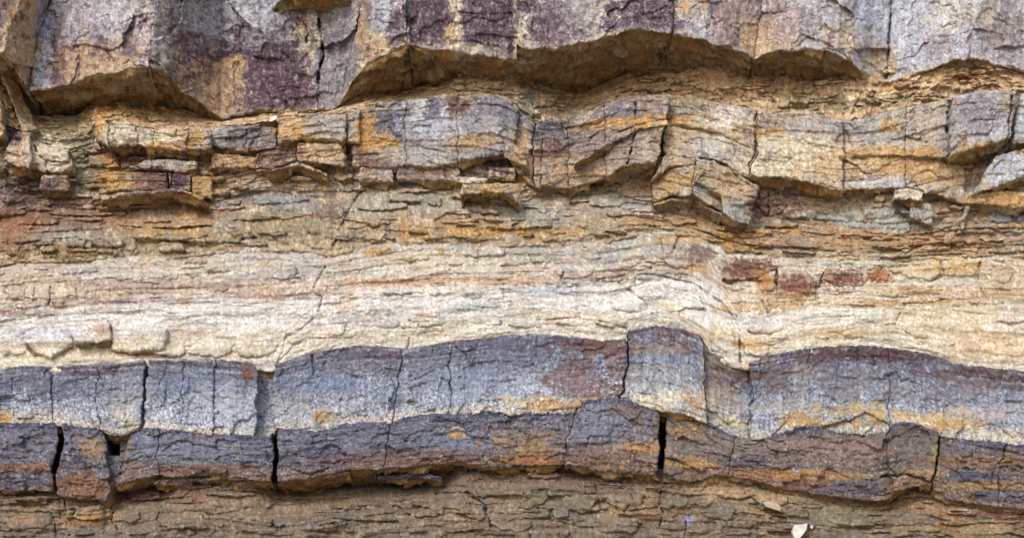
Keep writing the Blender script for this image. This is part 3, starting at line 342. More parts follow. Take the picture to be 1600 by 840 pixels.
# cracks drawn on the faces: bed letters, polyline, half width, depth
CRACK = [('A', [(497, 30), (506, 84), (498, 112), (496, 160)], 1.6, 26), ('A', [(474, 34), (482, 52), (478, 66)], 1.3, 14), ('A', [(1394, -20), (1392, 10), (1389, 60), (1387, 105)], 1.3, 16),
         ('A', [(705, -5), (712, 20), (706, 40), (700, 62)], .9, 6), ('A', [(630, 10), (636, 35), (632, 60)], 1.1, 8), ('A', [(300, 0), (310, 40), (318, 110)], .8, 4), ('A', [(372, 20), (376, 60), (374, 110)], .8, 4), ('A', [(715, 20), (770, 24), (800, 22)], .8, 4),
         ('A', [(1048, 0), (1050, 52)], .9, 5), ('A', [(1137, 0), (1142, 50), (1170, 80)], .8, 4), ('A', [(1295, 75), (1320, 88), (1335, 102)], .8, 4), ('A', [(1470, 44), (1492, 36)], .9, 5),
         ('C', [(541, 200), (541, 235), (538, 262)], 1.5, 14), ('C', [(172, 196), (171, 226)], 1, 8), ('C', [(632, 172), (633, 205)], .9, 6), ('C', [(993, 160), (993, 205), (985, 240), (980, 256)], 1.5, 12), ('C', [(848, 180), (847, 240), (845, 290)], 1, 7), ('C', [(878, 195), (886, 218)], .9, 6),
         ('C', [(1180, 180), (1181, 225), (1172, 262), (1175, 280)], 1.6, 14), ('C', [(1112, 250), (1135, 258), (1150, 275), (1170, 290)], 1.2, 10), ('C', [(1201, 300), (1201, 342)], 1.3, 10), ('C', [(1322, 205), (1330, 230)], .9, 5), ('C', [(1410, 195), (1416, 230)], 1.2, 4), ('C', [(1482, 160), (1481, 245)], 2, 10),
         ('C', [(1582, 150), (1574, 215)], 1.5, 14), ('C', [(960, 210), (1000, 195), (1050, 185)], 1, 6), ('C', [(270, 268), (266, 296)], 1, 7), ('C', [(50, 212), (55, 235), (66, 248)], 1.6, 12), ('C', [(20, 236), (48, 244)], .9, 5), ('C', [(1305, 285), (1390, 278)], .8, 5),
         ('D', [(510, 395), (512, 400)], 1, 6), ('D', [(1487, 375), (1486, 398)], 1, 7), ('D', [(570, 290), (545, 330), (520, 385)], 2.2, 8), ('D', [(1505, 340), (1490, 372)], 1.4, 8),
         ('E', [(510, 400), (508, 420), (493, 440), (490, 455), (503, 465), (498, 486)], 1.0, 6), ('E', [(490, 497), (462, 520), (445, 528), (442, 550), (432, 568)], .9, 5), ('E', [(545, 528), (480, 528), (462, 538), (435, 565)], .8, 4), ('E', [(640, 527), (636, 545)], 1, 8), ('E', [(1060, 368), (1052, 395)], 1.1, 8), ('E', [(994, 430), (992, 445)], .9, 6),
         ('E', [(925, 438), (960, 433), (1005, 428), (1040, 432), (1080, 442)], 1.0, 7), ('E', [(1150, 492), (1156, 520), (1157, 565)], 1.8, 14), ('E', [(1080, 440), (1125, 470), (1150, 500)], 1.2, 8), ('E', [(1213, 420), (1214, 460)], 1.7, 14), ('E', [(1289, 425), (1280, 448)], 1.6, 12), ('E', [(1378, 418), (1365, 440)], 1.2, 8),
         ('E', [(880, 425), (876, 440), (905, 445)], .9, 6), ('E', [(1530, 410), (1528, 440), (1540, 465)], 1.1, 8), ('E', [(1470, 410), (1475, 430), (1455, 438)], 1, 7), ('E', [(1190, 470), (1200, 490)], 1, 7), ('E', [(78, 448), (76, 475)], 1, 8), ('E', [(54, 450), (52, 470)], .9, 6), ('E', [(640, 500), (660, 512), (690, 508)], .9, 5), ('E', [(150, 470), (230, 476), (330, 472), (460, 476)], .8, 3),
         ('E', [(545, 468), (600, 462), (660, 458)], .8, 3), ('E', [(965, 440), (1005, 470), (1020, 490)], 1.0, 6), ('E', [(840, 500), (900, 496), (960, 506), (978, 512)], 1, 7), ('E', [(1140, 440), (1160, 436), (1190, 440)], 1.2, 7),
         ('F', [(488, 555), (490, 585)], 1.6, 8), ('F', [(703, 540), (702, 615)], 1.6, 5), ('F', [(562, 565), (565, 620)], .8, 4), ('F', [(1250, 555), (1262, 640)], 1.0, 3), ('F', [(1340, 545), (1342, 570)], 2.4, 5), ('F', [(814, 525), (815, 550)], 1.0, 5), ('F', [(840, 525), (839, 560)], .9, 4),
         ('F', [(1545, 600), (1543, 615)], .9, 5), ('F', [(1505, 585), (1503, 610)], .8, 4), ('F', [(20, 590), (22, 650)], .8, 4), ('F', [(120, 580), (118, 640)], .8, 4), ('F', [(262, 590), (258, 640)], .8, 4), ('F', [(1100, 600), (1098, 640)], 1.2, 6),
         ('G', [(178, 672), (178, 702)], 13, 130), ('G', [(93, 662), (95, 690), (85, 735)], 4.5, 110), ('G', [(430, 674), (430, 700), (428, 752)], 4, 110), ('G', [(1034, 640), (1036, 680), (1030, 744)], 5, 130), ('G', [(416, 685), (414, 700), (417, 720)], 1, 8), ('G', [(1570, 695), (1566, 715), (1558, 725)], 1.1, 9), ('G', [(1550, 720), (1551, 755)], .9, 7), ('G', [(30, 682), (60, 690)], .9, 5), ('G', [(1040, 715), (1060, 720), (1090, 735)], 1.3, 10),
         ('G', [(800, 728), (855, 728), (852, 752)], 1.2, 10), ('G', [(450, 705), (470, 695), (540, 685)], .9, 5), ('G', [(690, 690), (740, 685), (790, 700)], .8, 4), ('G', [(1375, 745), (1410, 740), (1440, 748), (1460, 755)], 1.4, 10),
         ('H', [(80, 800), (86, 815), (88, 840)], 1.4, 12), ('H', [(100, 780), (104, 795), (120, 795), (108, 812)], 1.2, 10), ('H', [(174, 795), (174, 812), (186, 830)], 1.1, 9), ('H', [(520, 795), (560, 790), (620, 790), (640, 805)], 1.2, 10), ('H', [(680, 770), (730, 768), (755, 785), (768, 822)], 1.5, 12), ('H', [(500, 820), (590, 805), (660, 790)], 1.2, 8), ('H', [(930, 755), (936, 785), (942, 796)], 1.2, 9),
         ('H', [(1034, 765), (1030, 785), (1036, 800), (1030, 820)], 1.5, 12), ('H', [(1072, 815), (1070, 840)], 1.1, 8), ('H', [(1165, 770), (1200, 800), (1230, 812)], 1.4, 10), ('H', [(985, 770), (990, 780), (975, 800)], 1, 7), ('H', [(340, 810), (400, 812), (430, 820)], 1, 7), ('H', [(60, 780), (130, 775)], 1.1, 8)]
CRACK = [(b, np.array(p, float), w, d) for b, p, w, d in CRACK]
def cracks(bed, X, Y, sd=0):
    g = np.zeros(X.shape, f32)
    x0, x1, y0, y1 = X.min(), X.max(), Y.min(), Y.max()
    wob = None
    for b, p, wd, dp in CRACK:
        if b != bed or p[:, 0].max() < x0 - 5 or p[:, 0].min() > x1 + 5 or p[:, 1].max() < y0 - 5 or p[:, 1].min() > y1 + 5: continue
        if wob is None: wob = (1.6 * fbm(X / 16, Y / 16, 3, 77), 1.6 * fbm(X / 16 + 40, Y / 16, 3, 78)); wvar = np.clip(.75 + 1.5 * fbm(X / 22, Y / 22, 2, 79), .15, 1.7)
        sel = (X > p[:, 0].min() - 9) & (X < p[:, 0].max() + 9) & (Y > p[:, 1].min() - 9) & (Y < p[:, 1].max() + 9)
        if not sel.any(): continue
        xx = (X + wob[0])[sel]; yy = (Y + wob[1])[sel]; dm = np.full(xx.shape, 99.0)
        for i in range(len(p) - 1):
            ax, ay = p[i]; bx, by = p[i + 1]; ex, ey = bx - ax, by - ay
            t = np.clip(((xx - ax) * ex + (yy - ay) * ey) / (ex * ex + ey * ey), 0, 1)
            dm = np.minimum(dm, np.hypot(xx - ax - t * ex, yy - ay - t * ey))
        wv = wvar[sel] if wd < 3 else 1.0
        g[sel] = np.maximum(g[sel], dp * np.minimum(1, wv + .2) * ss(wd * wv + .8, wd * wv * .35, dm))
    return g

# ------------------------------------------------------------------ materials: vertex stains plus procedural grain and pits
def rock_mat(name, grain, bump, rough=.92, fine=150.0, mid=38.0):
    m = bpy.data.materials.new(name); m.use_nodes = True
    t = m.node_tree; n = t.nodes; L = t.links
    bs = n['Principled BSDF']; bs.inputs['Roughness'].default_value = rough; bs.inputs['Specular IOR Level'].default_value = .25
    at = n.new('ShaderNodeAttribute'); at.attribute_name = 'Col'
    ge = n.new('ShaderNodeNewGeometry')
    def noise(sc_, det, ro):
        q = n.new('ShaderNodeTexNoise'); q.inputs['Scale'].default_value = sc_; q.inputs['Detail'].default_value = det; q.inputs['Roughness'].default_value = ro
        L.new(ge.outputs['Position'], q.inputs['Vector']); return q
    a = noise(fine, 4, .7); b = noise(mid, 6, .75)
    mr = n.new('ShaderNodeMapRange'); mr.inputs[1].default_value = .3; mr.inputs[2].default_value = .7; mr.inputs[3].default_value = 1 - grain; mr.inputs[4].default_value = 1 + grain
    L.new(a.outputs[0], mr.inputs[0])
    mr2 = n.new('ShaderNodeMapRange'); mr2.inputs[1].default_value = .3; mr2.inputs[2].default_value = .7; mr2.inputs[3].default_value = 1 - grain * 1.5; mr2.inputs[4].default_value = 1 + grain * 1.5
    L.new(b.outputs[0], mr2.inputs[0])
    mu = n.new('ShaderNodeMath'); mu.operation = 'MULTIPLY'; L.new(mr.outputs[0], mu.inputs[0]); L.new(mr2.outputs[0], mu.inputs[1])
    vm = n.new('ShaderNodeVectorMath'); vm.operation = 'SCALE'; L.new(at.outputs['Color'], vm.inputs[0]); L.new(mu.outputs[0], vm.inputs['Scale'])
    L.new(vm.outputs[0], bs.inputs['Base Color'])
    ad = n.new('ShaderNodeMath'); ad.operation = 'MULTIPLY_ADD'; ad.inputs[1].default_value = .35; L.new(a.outputs[0], ad.inputs[0]); L.new(b.outputs[0], ad.inputs[2])
    bp = n.new('ShaderNodeBump'); bp.inputs['Strength'].default_value = bump * .6; bp.inputs['Distance'].default_value = .02
    L.new(ad.outputs[0], bp.inputs['Height']); L.new(bp.outputs[0], bs.inputs['Normal'])
    return m
MAT = dict(A=rock_mat('weathered_sandstone', .16, .5), B=rock_mat('crumbly_shale', .22, .8), C=rock_mat('blocky_sandstone', .18, .6), D=rock_mat('flaky_shale', .22, .8),
           E=rock_mat('cream_siltstone', .16, .65), F=rock_mat('speckled_grey_sandstone', .22, .5), G=rock_mat('dark_stained_sandstone', .2, .6), H=rock_mat('brown_shale', .22, .8))
def plain_mat(name, c1, c2, scale, bump=.5):
    m = bpy.data.materials.new(name); m.use_nodes = True
    t = m.node_tree; n = t.nodes; L = t.links; bs = n['Principled BSDF']; bs.inputs['Roughness'].default_value = .93
    ge = n.new('ShaderNodeNewGeometry'); q = n.new('ShaderNodeTexNoise'); q.inputs['Scale'].default_value = scale; q.inputs['Detail'].default_value = 9; q.inputs['Roughness'].default_value = .65
    L.new(ge.outputs['Position'], q.inputs['Vector'])
    r = n.new('ShaderNodeValToRGB'); r.color_ramp.elements[0].position = .35; r.color_ramp.elements[1].position = .65
    r.color_ramp.elements[0].color = (*c1, 1); r.color_ramp.elements[1].color = (*c2, 1)
    L.new(q.outputs[0], r.inputs[0]); L.new(r.outputs[0], bs.inputs['Base Color'])
    bp = n.new('ShaderNodeBump'); bp.inputs['Strength'].default_value = bump; bp.inputs['Distance'].default_value = .03
    L.new(q.outputs[0], bp.inputs['Height']); L.new(bp.outputs[0], bs.inputs['Normal'])
    return m

# ------------------------------------------------------------------ mesh makers
def link(o, parent=None):
    sc.collection.objects.link(o)
    if parent is not None: o.parent = parent; o.matrix_parent_inverse = parent.matrix_world.inverted()
    return o
def grid_mesh(name, P, col, mat):
    nr, nc = P.shape[:2]
    idx = np.arange(nr * nc).reshape(nr, nc)
    q = np.stack([idx[:-1, :-1], idx[1:, :-1], idx[1:, 1:], idx[:-1, 1:]], -1).reshape(-1, 4)
    ctr = P.reshape(-1, 3).mean(0)
    me = bpy.data.meshes.new(name)
    me.vertices.add(nr * nc); me.vertices.foreach_set('co', (P.reshape(-1, 3) - ctr).astype(f32).ravel())
    nq = len(q)
    me.loops.add(nq * 4); me.loops.foreach_set('vertex_index', q.astype(np.int32).ravel())
    me.polygons.add(nq); me.polygons.foreach_set('loop_start', np.arange(0, nq * 4, 4, dtype=np.int32))
    me.polygons.foreach_set('use_smooth', np.ones(nq, bool))
    if col is not None:
        ca = me.color_attributes.new('Col', 'FLOAT_COLOR', 'POINT')
        rgba = np.ones((nr * nc, 4), f32); rgba[:, :3] = col.reshape(-1, 3)
        ca.data.foreach_set('color', rgba.ravel())
    me.materials.append(mat); me.update(calc_edges=True)
    o = bpy.data.objects.new(name, me); o.location = ctr
    return o
def samp(a, b, step, lo, hi, coarse):
    """positions from a to b, fine inside lo..hi, coarse outside"""
    parts = []
    for p, q, s_ in ((a, min(b, lo), coarse), (max(a, lo), min(b, hi), step), (max(a, hi), b, coarse)):
        if q - p > 1e-6: parts.append(np.linspace(p, q, max(2, int(math.ceil((q - p) / s_)) + 1)))
    o = parts[0]
    for p in parts[1:]: o = np.concatenate([o, p[1:]])
    return o
FINE = 1.45
def patch(name, parent, bed, top, bot, L, R, h, step=FINE, under=40, side=40, rnd=5.0, seed=0, amp=1.0, tint=None, link_it=True, uslope=0.0, edge_noise=1.0, rel=None, rseed=None):
    """a block of rock: a face between two bedding curves and two joints, with real underside, sides and top going back into the cliff"""
    Lp = np.array(sorted(L, key=lambda p: p[1]), float); Rp = np.array(sorted(R, key=lambda p: p[1]), float)
    xm0, xm1 = Lp[:, 0].mean(), Rp[:, 0].mean(); xm = .5 * (xm0 + xm1)
    xs = samp(xm0, xm1, step, -25, 1625, max(step, 7)); t = (xs - xm0) / (xm1 - xm0)
    if len(t) < 5: t = np.linspace(0, 1, 5)
    smp = np.linspace(xm0, xm1, 9)
    ya, yb = float(np.mean(top(smp))), float(np.mean(bot(smp)))
    if yb - ya < 2: yb = ya + 2
    ys = samp(ya, yb, step, -14, 854, max(step, 7)); v = (ys - ya) / (yb - ya)
    if len(v) < 4: v = np.linspace(0, 1, 4)
    T, Vv = np.meshgrid(t, v)
    def joint(Jp, x):
        x = np.full(v.shape, x)
        for _ in range(12): x = .5 * x + .5 * np.interp(top(x) * (1 - v) + bot(x) * v, Jp[:, 1], Jp[:, 0])
        return x
    xl = joint(Lp, Lp[-1, 0] if Lp[-1, 1] < 900 else xm0); xr = joint(Rp, Rp[-1, 0] if Rp[-1, 1] < 900 else xm1)
    X = xl[:, None] + (xr - xl)[:, None] * T
    tp, bt = top(X), bot(X); bt = np.maximum(bt, tp + .8)
    Y = tp + (bt - tp) * Vv
    # broken outline
    en = edge_noise
    Xo = X + (0 if bed == 'A' else en * 3.5) * fbm(X / 40, Y / 28, 2, 65) * (np.maximum(ss(.3, 0, T), ss(.7, 1, T))) + en * (1.9 * fbm(X / 9, Y / 9, 3, 61)) * (np.maximum(ss(.3, 0, T), ss(.7, 1, T)))
    if bed == 'A': Yo_ = 4.5 * fbm(X / 38, Y / 90, 2, 66) * ss(.6, 1, Vv)
    else: Yo_ = 0
    Yo = Y + en * (2.2 * fbm(X / 11, Y / 11, 4, 62, .6)) * (ss(.5, 1, Vv) + ss(.5, 0, Vv))
    Yo = Yo + Yo_
    d = np.minimum(np.minimum((Y - tp), (bt - Y)), np.minimum(X - xl[:, None], xr[:, None] - X)) * (1 + .5 * fbm(X / 12, Y / 12, 2, seed + 63)) + 2.2 * fbm(X / 9, Y / 9, 3, seed + 64)
    q = 1 - np.clip(d / rnd, 0, 1)
    YS = strat(bed, X, Y)
    H = h(X, Y) + amp * (rel or REL[bed])(X, YS, 7 * ord(bed) + (rseed if rseed is not None else seed)) - rnd * (1 - np.sqrt(np.clip(1 - q * q, 0, 1))) - cracks(bed, X, Y)
    # skirts
    nu = max(3, int(under / (step * 2.0)))
    bu = under * np.linspace(0, 1, nu + 1)[1:] ** 1.15
    bt_ = np.array([1.5, 5, 14, max(side, 16)])
    bs_ = np.array([1.5, 4, 9, 18, max(side, 20)])
    pr = (len(bt_), len(bu)); pc = (len(bs_), len(bs_))
    pad = lambda a: np.pad(a, (pr, pc), mode='edge')
    wx, wy, wz = world(Xo, Yo, H)
    wx, wy, wz, XX, YY = pad(wx), pad(wy), pad(wz), pad(X), pad(Y)
    br = np.concatenate([bt_[::-1], np.zeros(len(v)), bu]); bc = np.concatenate([bs_[::-1], np.zeros(len(t)), bs_])
    BR, BC = np.meshgrid(br, bc, indexing='ij')
    back = np.maximum(BR, BC)
    sgr = np.concatenate([-np.ones(len(bt_)), np.zeros(len(v)), np.ones(len(bu))])[:, None] + 0 * BC
    sgc = np.concatenate([-np.ones(len(bs_)), np.zeros(len(t)), np.ones(len(bs_))])[None, :] + 0 * BR
    TX = XX + sgc * BC; TY = pad(YS) + sgr * BR
    isu = (sgr > 0)
    Hs = h(X[-1:], Y[-1:]); _, ly0, lz0 = world(X[-1:], Y[-1:], Hs - 2)
    lz = np.pad(lz0[0], pc, mode='edge')[None, :]; ly = np.pad((ly0 + 0 * lz0)[0], pc, mode='edge')[None, :]
    bl = ss(0, 16, BR) * isu
    wz = wz + (lz - wz) * bl; wy = wy + (ly - wy) * bl
    nz = rel_under(TX, TY, seed) * ss(0, 14, BR) * isu
    wz = wz + S * (nz + uslope * BR * isu) - S * .25 * BR * (sgr < 0)
    wx = wx + S * 2.0 * fbm(TX / 12, TY / 12, 2, seed + 71) * ss(0, 10, BC) * (sgc != 0) - sgc * S * .12 * BC
    wy = wy + S * back
    und = ss(0, 5, BR) * isu
    P = np.stack([wx, wy, wz], -1)
    col = lin(paint(bed, XX, YY, TX, TY, und if isu.any() else None, tint))
    o = grid_mesh(name, P, col, MAT[bed])
    return link(o, parent)
def rel_under(x, y, sd):
    f, r, ox, oy = voro(x / 30 + .3 * fbm(x / 20, y / 20, 2, sd), y / 16, sd + 5)
    f2, r2, ox2, oy2 = voro(x / 11 + .3 * fbm(x / 9, y / 9, 2, sd), y / 6, sd + 9)
    return (r - .5) * 12 + (r2 - .5) * 3 + 6 * oy * (r - .3) + 7 * fbm(x / 36, y / 30, 4, sd + 6) + 2 * fbm(x / 7, y / 7, 4, sd + 7, .7)
def bedh(bed, dh=0.0, tx=0.0, ty=0.0, cx=0.0, cy=0.0):
    top, bot, hf = BED[bed]
    def f(X, Y):
        V = (Y - top(X)) / np.maximum(bot(X) - top(X), 4)
        return hf(X, np.clip(V, -.1, 1.1)) + dh + tx * (X - cx) + ty * (Y - cy)
    return f
def vert(x): return [(x, -2000), (x, 3000)]
def layer(name, label, cat, at):
    o = bpy.data.objects.new(name, None); o.empty_display_size = .2
    x, y, z = world(np.float64(at[0]), np.float64(at[1]), 0.0)
    o.location = (float(x), float(y), float(z)); sc.collection.objects.link(o); bpy.context.view_layer.update()
    o['label'] = label; o['category'] = cat; o['group'] = 'rock layers of the cliff'
    return o
def face(name, parent, bed, under=30, amp=1.0, extra_top=0.0, extra_bot=0.0, seed=0, side=60):
    """the continuous rock face of a bed that its stones sit in"""
    top, bot, hf = BED[bed]
    t2 = lambda x: top(x) - extra_top
    b2 = lambda x: bot(x) + extra_bot
    return patch(name, parent, bed, t2, b2, vert(-420), vert(2020), bedh(bed), under=under, side=side, rnd=4, seed=seed, amp=amp, edge_noise=.6)

# ------------------------------------------------------------------ the setting around the cliff
def big_sheet(name, x0, x1, z0, z1, y, nx, nz, amp, mat, seed):
    gx, gz = np.meshgrid(np.linspace(x0, x1, nx), np.linspace(z1, z0, nz))
    gy = y + amp * fbm(gx / 2.2, gz / .9, 5, seed)
    o = grid_mesh(name, np.stack([gx, gy, gz], -1), None, mat); link(o); o['kind'] = 'structure'
    return o
m_core = plain_mat('cliff_rock', (.10, .075, .05), (.24, .19, .13), 3.0)
m_ground = plain_mat('dry_ground', (.36, .31, .24), (.50, .43, .34), 1.4)
big_sheet('cliff', -45, 45, -.3, 9.5, .95, 260, 60, .16, m_core, 5)
big_sheet('cliff_base', -11, 11, -.3, 2.3, .0, 200, 40, .1, m_core, 6)
g = np.meshgrid(np.linspace(-160, 160, 60), np.linspace(1.2, -300, 60))
o = grid_mesh('ground', np.stack([g[0], g[1], .12 * fbm(g[0] / 9, g[1] / 9, 4, 8)], -1), None, m_ground); link(o); o['kind'] = 'structure'

# ------------------------------------------------------------------ layers
LA = layer('sandstone_layer', 'thick overhanging sandstone layer along the top, purple stained with brown undersides', 'rock layer', (800, 60))
LB = layer('shale_layer', 'thin crumbly orange brown shale layer right under the top overhang', 'rock layer', (1000, 130))
LC = layer('sandstone_layer', 'broken blocky orange and slate sandstone layer with jutting ledges', 'rock layer', (800, 230))
LD = layer('shale_layer', 'flaky grey brown shale layer between the blocky ledges and the cream rock', 'rock layer', (600, 340))
LE = layer('siltstone_layer', 'wide pale cream and white siltstone layer across the middle', 'rock layer', (700, 460))
LF = layer('sandstone_layer', 'blue grey speckled sandstone layer split by upright joints below the cream rock', 'rock layer', (700, 600))
LG_ = layer('sandstone_layer', 'dark slate and rust stained sandstone layer with open black cracks', 'rock layer', (700, 700))
LH = layer('shale_layer', 'dull brown laminated shale layer along the bottom edge', 'rock layer', (700, 800))

# top bed: prismatic blocks, each face turned as its lip shows
def hA(X, Y): return hA_lip(X) + .06 * (Y - cA(X))
topA = lambda x: -160.0 + 0 * x
def hA_block(l, r, lean=-.06):
    Lp = np.array(sorted(l, key=lambda p: p[1]), float); Rp = np.array(sorted(r, key=lambda p: p[1]), float)
    def f(X, Y):
        xl = np.interp(Y, Lp[:, 1], Lp[:, 0]); xr = np.interp(Y, Rp[:, 1], Rp[:, 0])
        xe = Lp[-1, 0] + (X - xl) / np.maximum(xr - xl, 1) * (Rp[-1, 0] - Lp[-1, 0])
        return hA_lip(np.clip(xe, Lp[-1, 0] + .5, Rp[-1, 0] - .5)) - lean * (Y - cA(xe))
    return f
def uA(x0, x1):
    xs = np.linspace(x0, x1, 30); return float(np.max(hA_lip(xs) - HB(xs))) + 45
JA = [vert(-420), [(88, -160), (80, 0), (58, 60), (46, 140)], [(245, -160), (246, 0), (236, 60), (232, 102)], [(486, -160), (478, 30), (503, 84), (497, 175)],
      [(580, -160), (566, 0), (548, 80), (531, 165)], [(634, -160), (634, 20), (637, 70)], [(808, -160), (814, 5), (812, 30), (806, 72)], [(1052, -160), (1052, 0), (1050, 54)],
      [(1200, -160), (1192, 0), (1178, 92)], [(1394, -160), (1392, 10), (1387, 130)], vert(1620), vert(2020)]
lipA4 = crv([(637, 70), (700, 80), (760, 88), (820, 95), (850, 98)])
hA4 = lambda X, Y: np.interp(X, [637, 806, 850], [78, 40, 22]) + .06 * (Y - 90)
for i in range(len(JA) - 1):
    l, r = JA[i], JA[i + 1]
    xa, xb = np.mean([p[0] for p in l]), np.mean([p[0] for p in r])
    if i == 5:
        patch('block', LA, 'A', topA, lipA4, l, vert(846), hA4, under=190, rnd=2.4, seed=i, side=90)
    else:
        patch('block', LA, 'A', topA, cA, l, r, hA_block(l, r, .25 if i in (2, 3, 4) else -.06), under=uA(xa, xb), rnd=2.4, seed=i, side=120)
patch('block', LA, 'A', topA, crv([(425, 14), (440, 2), (470, -7), (520, -8), (546, 2), (556, 10)]), [(405, -160), (426, 14)], [(575, -160), (555, 10)], lambda X, Y: np.interp(X, [425, 440, 470, 520, 546, 556], [-45, -16, 6, 4, -25, -50]), under=110, rnd=3, seed=33, side=70)

face('shale_face', LB, 'B', under=30, extra_top=10, extra_bot=6, seed=1, side=170)
face('rock_face', LC, 'C', under=40, extra_top=2, extra_bot=8, seed=2)
face('shale_face', LD, 'D', under=24, extra_top=8, extra_bot=6, seed=3)
face('siltstone_face', LE, 'E', under=40, extra_top=0, extra_bot=10, seed=4)
face('rock_face', LF, 'F', under=30, extra_bot=8, amp=.8, seed=5)
face('rock_face', LG_, 'G', under=60, extra_bot=4, amp=.8, seed=6)
face('shale_face', LH, 'H', under=20, extra_top=14, seed=7)

# blocky bed: blocks as they stand in the picture: (bed, parent, name, top line, lower lip, protrusion, underside depth, [left joint], [right joint])
def blk(bed, parent, name, top, bot, dh, under=40, L=None, R=None, tx=0.0, ty=0.0, rnd=3.5, seed=None, amp=.7, tint=None, step=FINE, rseed=None):
    global _sd
    _sd += 1
    xs = [p[0] for p in top + bot]; x0, x1 = min(xs), max(xs)
    return patch(name, parent, bed, crv(top), crv(bot), L or vert(x0), R or vert(x1), bedh(bed, dh, tx, ty, .5 * (x0 + x1), .5 * (top[0][1] + bot[0][1])), under=under, rnd=rnd, side=30, seed=seed or _sd, amp=amp, tint=tint, step=step, rseed=rseed if rseed is not None else FACE[bed])
_sd = 40
blk('B', LB, 'rib', [(-2, 108), (18, 104)], [(36, 206), (60, 202)], 30, 30, L=[(-2, 106), (14, 150), (37, 206)], R=[(18, 104), (36, 150), (60, 202)], rnd=6, amp=.4)
blk('B', LB, 'rib', [(-60, 120), (0, 150)], [(-60, 220), (10, 215)], 40, 30, R=[(-4, 120), (8, 215)], rnd=6, amp=.5)
C = lambda t, b, dh, *a, **k: blk('C', LC, 'block', t, b, dh * 1.35, *a, **k)
C([(9, 232), (27, 205), (48, 207)], [(9, 250), (22, 258), (48, 264)], 34, 60)
C([(48, 214), (72, 240)], [(48, 264), (72, 270)], 24, 50)
C([(50, 216), (75, 228), (106, 235)], [(50, 238), (70, 250), (106, 252)], 22, 30, ty=.4)
C([(70, 252), (112, 248)], [(70, 268), (90, 270), (112, 266)], 22, 30)
C([(64, 274), (106, 274)], [(64, 297), (80, 300), (106, 298)], 24, 30)
C([(148, 170), (170, 196)], [(148, 214), (170, 229)], 36, 60, tx=.8)
C([(170, 197), (190, 193), (212, 198)], [(168, 229), (190, 229), (213, 227)], 38, 70)
C([(213, 199), (241, 203)], [(213, 227), (241, 230)], 36, 60)
C([(241, 203), (291, 205)], [(241, 231), (291, 236)], 36, 50)
C([(291, 205), (331, 205)], [(291, 236), (325, 232), (331, 230)], 33, 30)
C([(141, 242), (187, 243)], [(141, 255), (156, 261), (187, 262)], 8, 30)
C([(188, 234), (232, 230)], [(188, 264), (232, 258)], 4, 20)
C([(230, 229), (296, 238)], [(230, 243), (296, 247)], 18, 16)
C([(203, 261), (230, 250), (265, 248), (306, 253)], [(203, 263), (250, 265), (285, 271), (306, 262)], 24, 30)
C([(165, 268), (262, 270)], [(165, 300), (215, 303), (262, 298)], 20, 30)
C([(264, 271), (297, 272)], [(264, 297), (297, 298)], 22, 30)
C([(299, 274), (331, 276)], [(299, 302), (331, 311)], 18, 24)
C([(160, 308), (185, 302), (225, 299), (262, 295), (285, 296), (318, 308)], [(160, 313), (185, 307), (225, 304), (262, 299), (285, 300), (318, 312)], 46, 60, rnd=2)
C([(332, 203), (346, 198), (375, 195), (384, 196)], [(332, 228), (384, 238)], 18, 20)
C([(384, 196), (432, 200)], [(384, 239), (432, 232)], 20, 20)
C([(434, 183), (500, 180), (541, 178)], [(434, 224), (470, 217), (541, 221)], 34, 40)
C([(543, 178), (562, 168)], [(543, 221), (550, 222), (562, 224)], 26, 30)
C([(464, 223), (540, 223)], [(464, 251), (520, 257), (540, 261)], 26, 24)
C([(400, 240), (430, 229), (463, 222)], [(400, 261), (425, 264), (463, 252)], 18, 30)
C([(420, 268), (465, 253), (512, 270)], [(420, 269), (465, 258), (512, 274)], 30, 60, rnd=2)
C([(331, 240), (384, 243), (400, 246)], [(331, 262), (400, 262)], 16, 20)
C([(552, 170), (600, 160), (634, 157)], [(548, 261), (600, 262), (634, 258)], 20, 24, L=[(562, 167), (546, 264)], tx=.18)
C([(634, 157), (680, 152), (715, 150)], [(634, 258), (680, 262), (715, 254)], 26, 24)
C([(715, 150), (760, 148), (790, 151), (806, 165)], [(715, 252), (760, 246), (806, 240)], 24, 24, tx=-.12, R=[(808, 160), (812, 185), (800, 244)])
C([(806, 168), (822, 181), (834, 192)], [(800, 262), (834, 292)], 12, 20)
C([(788, 228), (800, 222), (824, 238)], [(788, 246), (824, 262)], 28, 16)
C([(560, 262), (615, 260)], [(560, 283), (615, 285)], 16, 18)
C([(622, 260), (718, 256)], [(622, 280), (718, 284)], 16, 18)
C([(717, 276), (762, 278)], [(717, 285), (762, 287)], 26, 18)
C([(724, 288), (790, 286), (812, 286)], [(722, 303), (760, 300), (790, 303), (812, 316)], 34, 60)
C([(762, 262), (805, 262)], [(762, 280), (805, 284)], 18, 14)
C([(835, 191), (870, 186), (888, 182)], [(835, 294), (855, 290), (888, 295)], 20, 20)
C([(888, 182), (925, 172), (945, 161)], [(888, 294), (930, 283), (945, 278)], 28, 24, tx=.2)
C([(945, 160), (985, 150), (1040, 148)], [(945, 279), (970, 262), (990, 257), (1030, 254)], 42, 90, tx=.12, R=[(1048, 148), (1040, 195), (1030, 235), (1014, 292)])
C([(900, 250), (960, 212), (1000, 193), (1042, 186)], [(900, 257), (960, 221), (1000, 202), (1042, 195)], 50, 30, rnd=2.5)
C([(1048, 186), (1062, 186), (1120, 196), (1170, 220)], [(1048, 195), (1062, 195), (1120, 205), (1170, 230)], 33, 20, rnd=2.5)
C([(1330, 238), (1400, 236), (1480, 240)], [(1330, 243), (1400, 242), (1480, 246)], 32, 20, rnd=2)
C([(932, 281), (1010, 284)], [(932, 297), (960, 300), (1008, 291)], 2, 12)
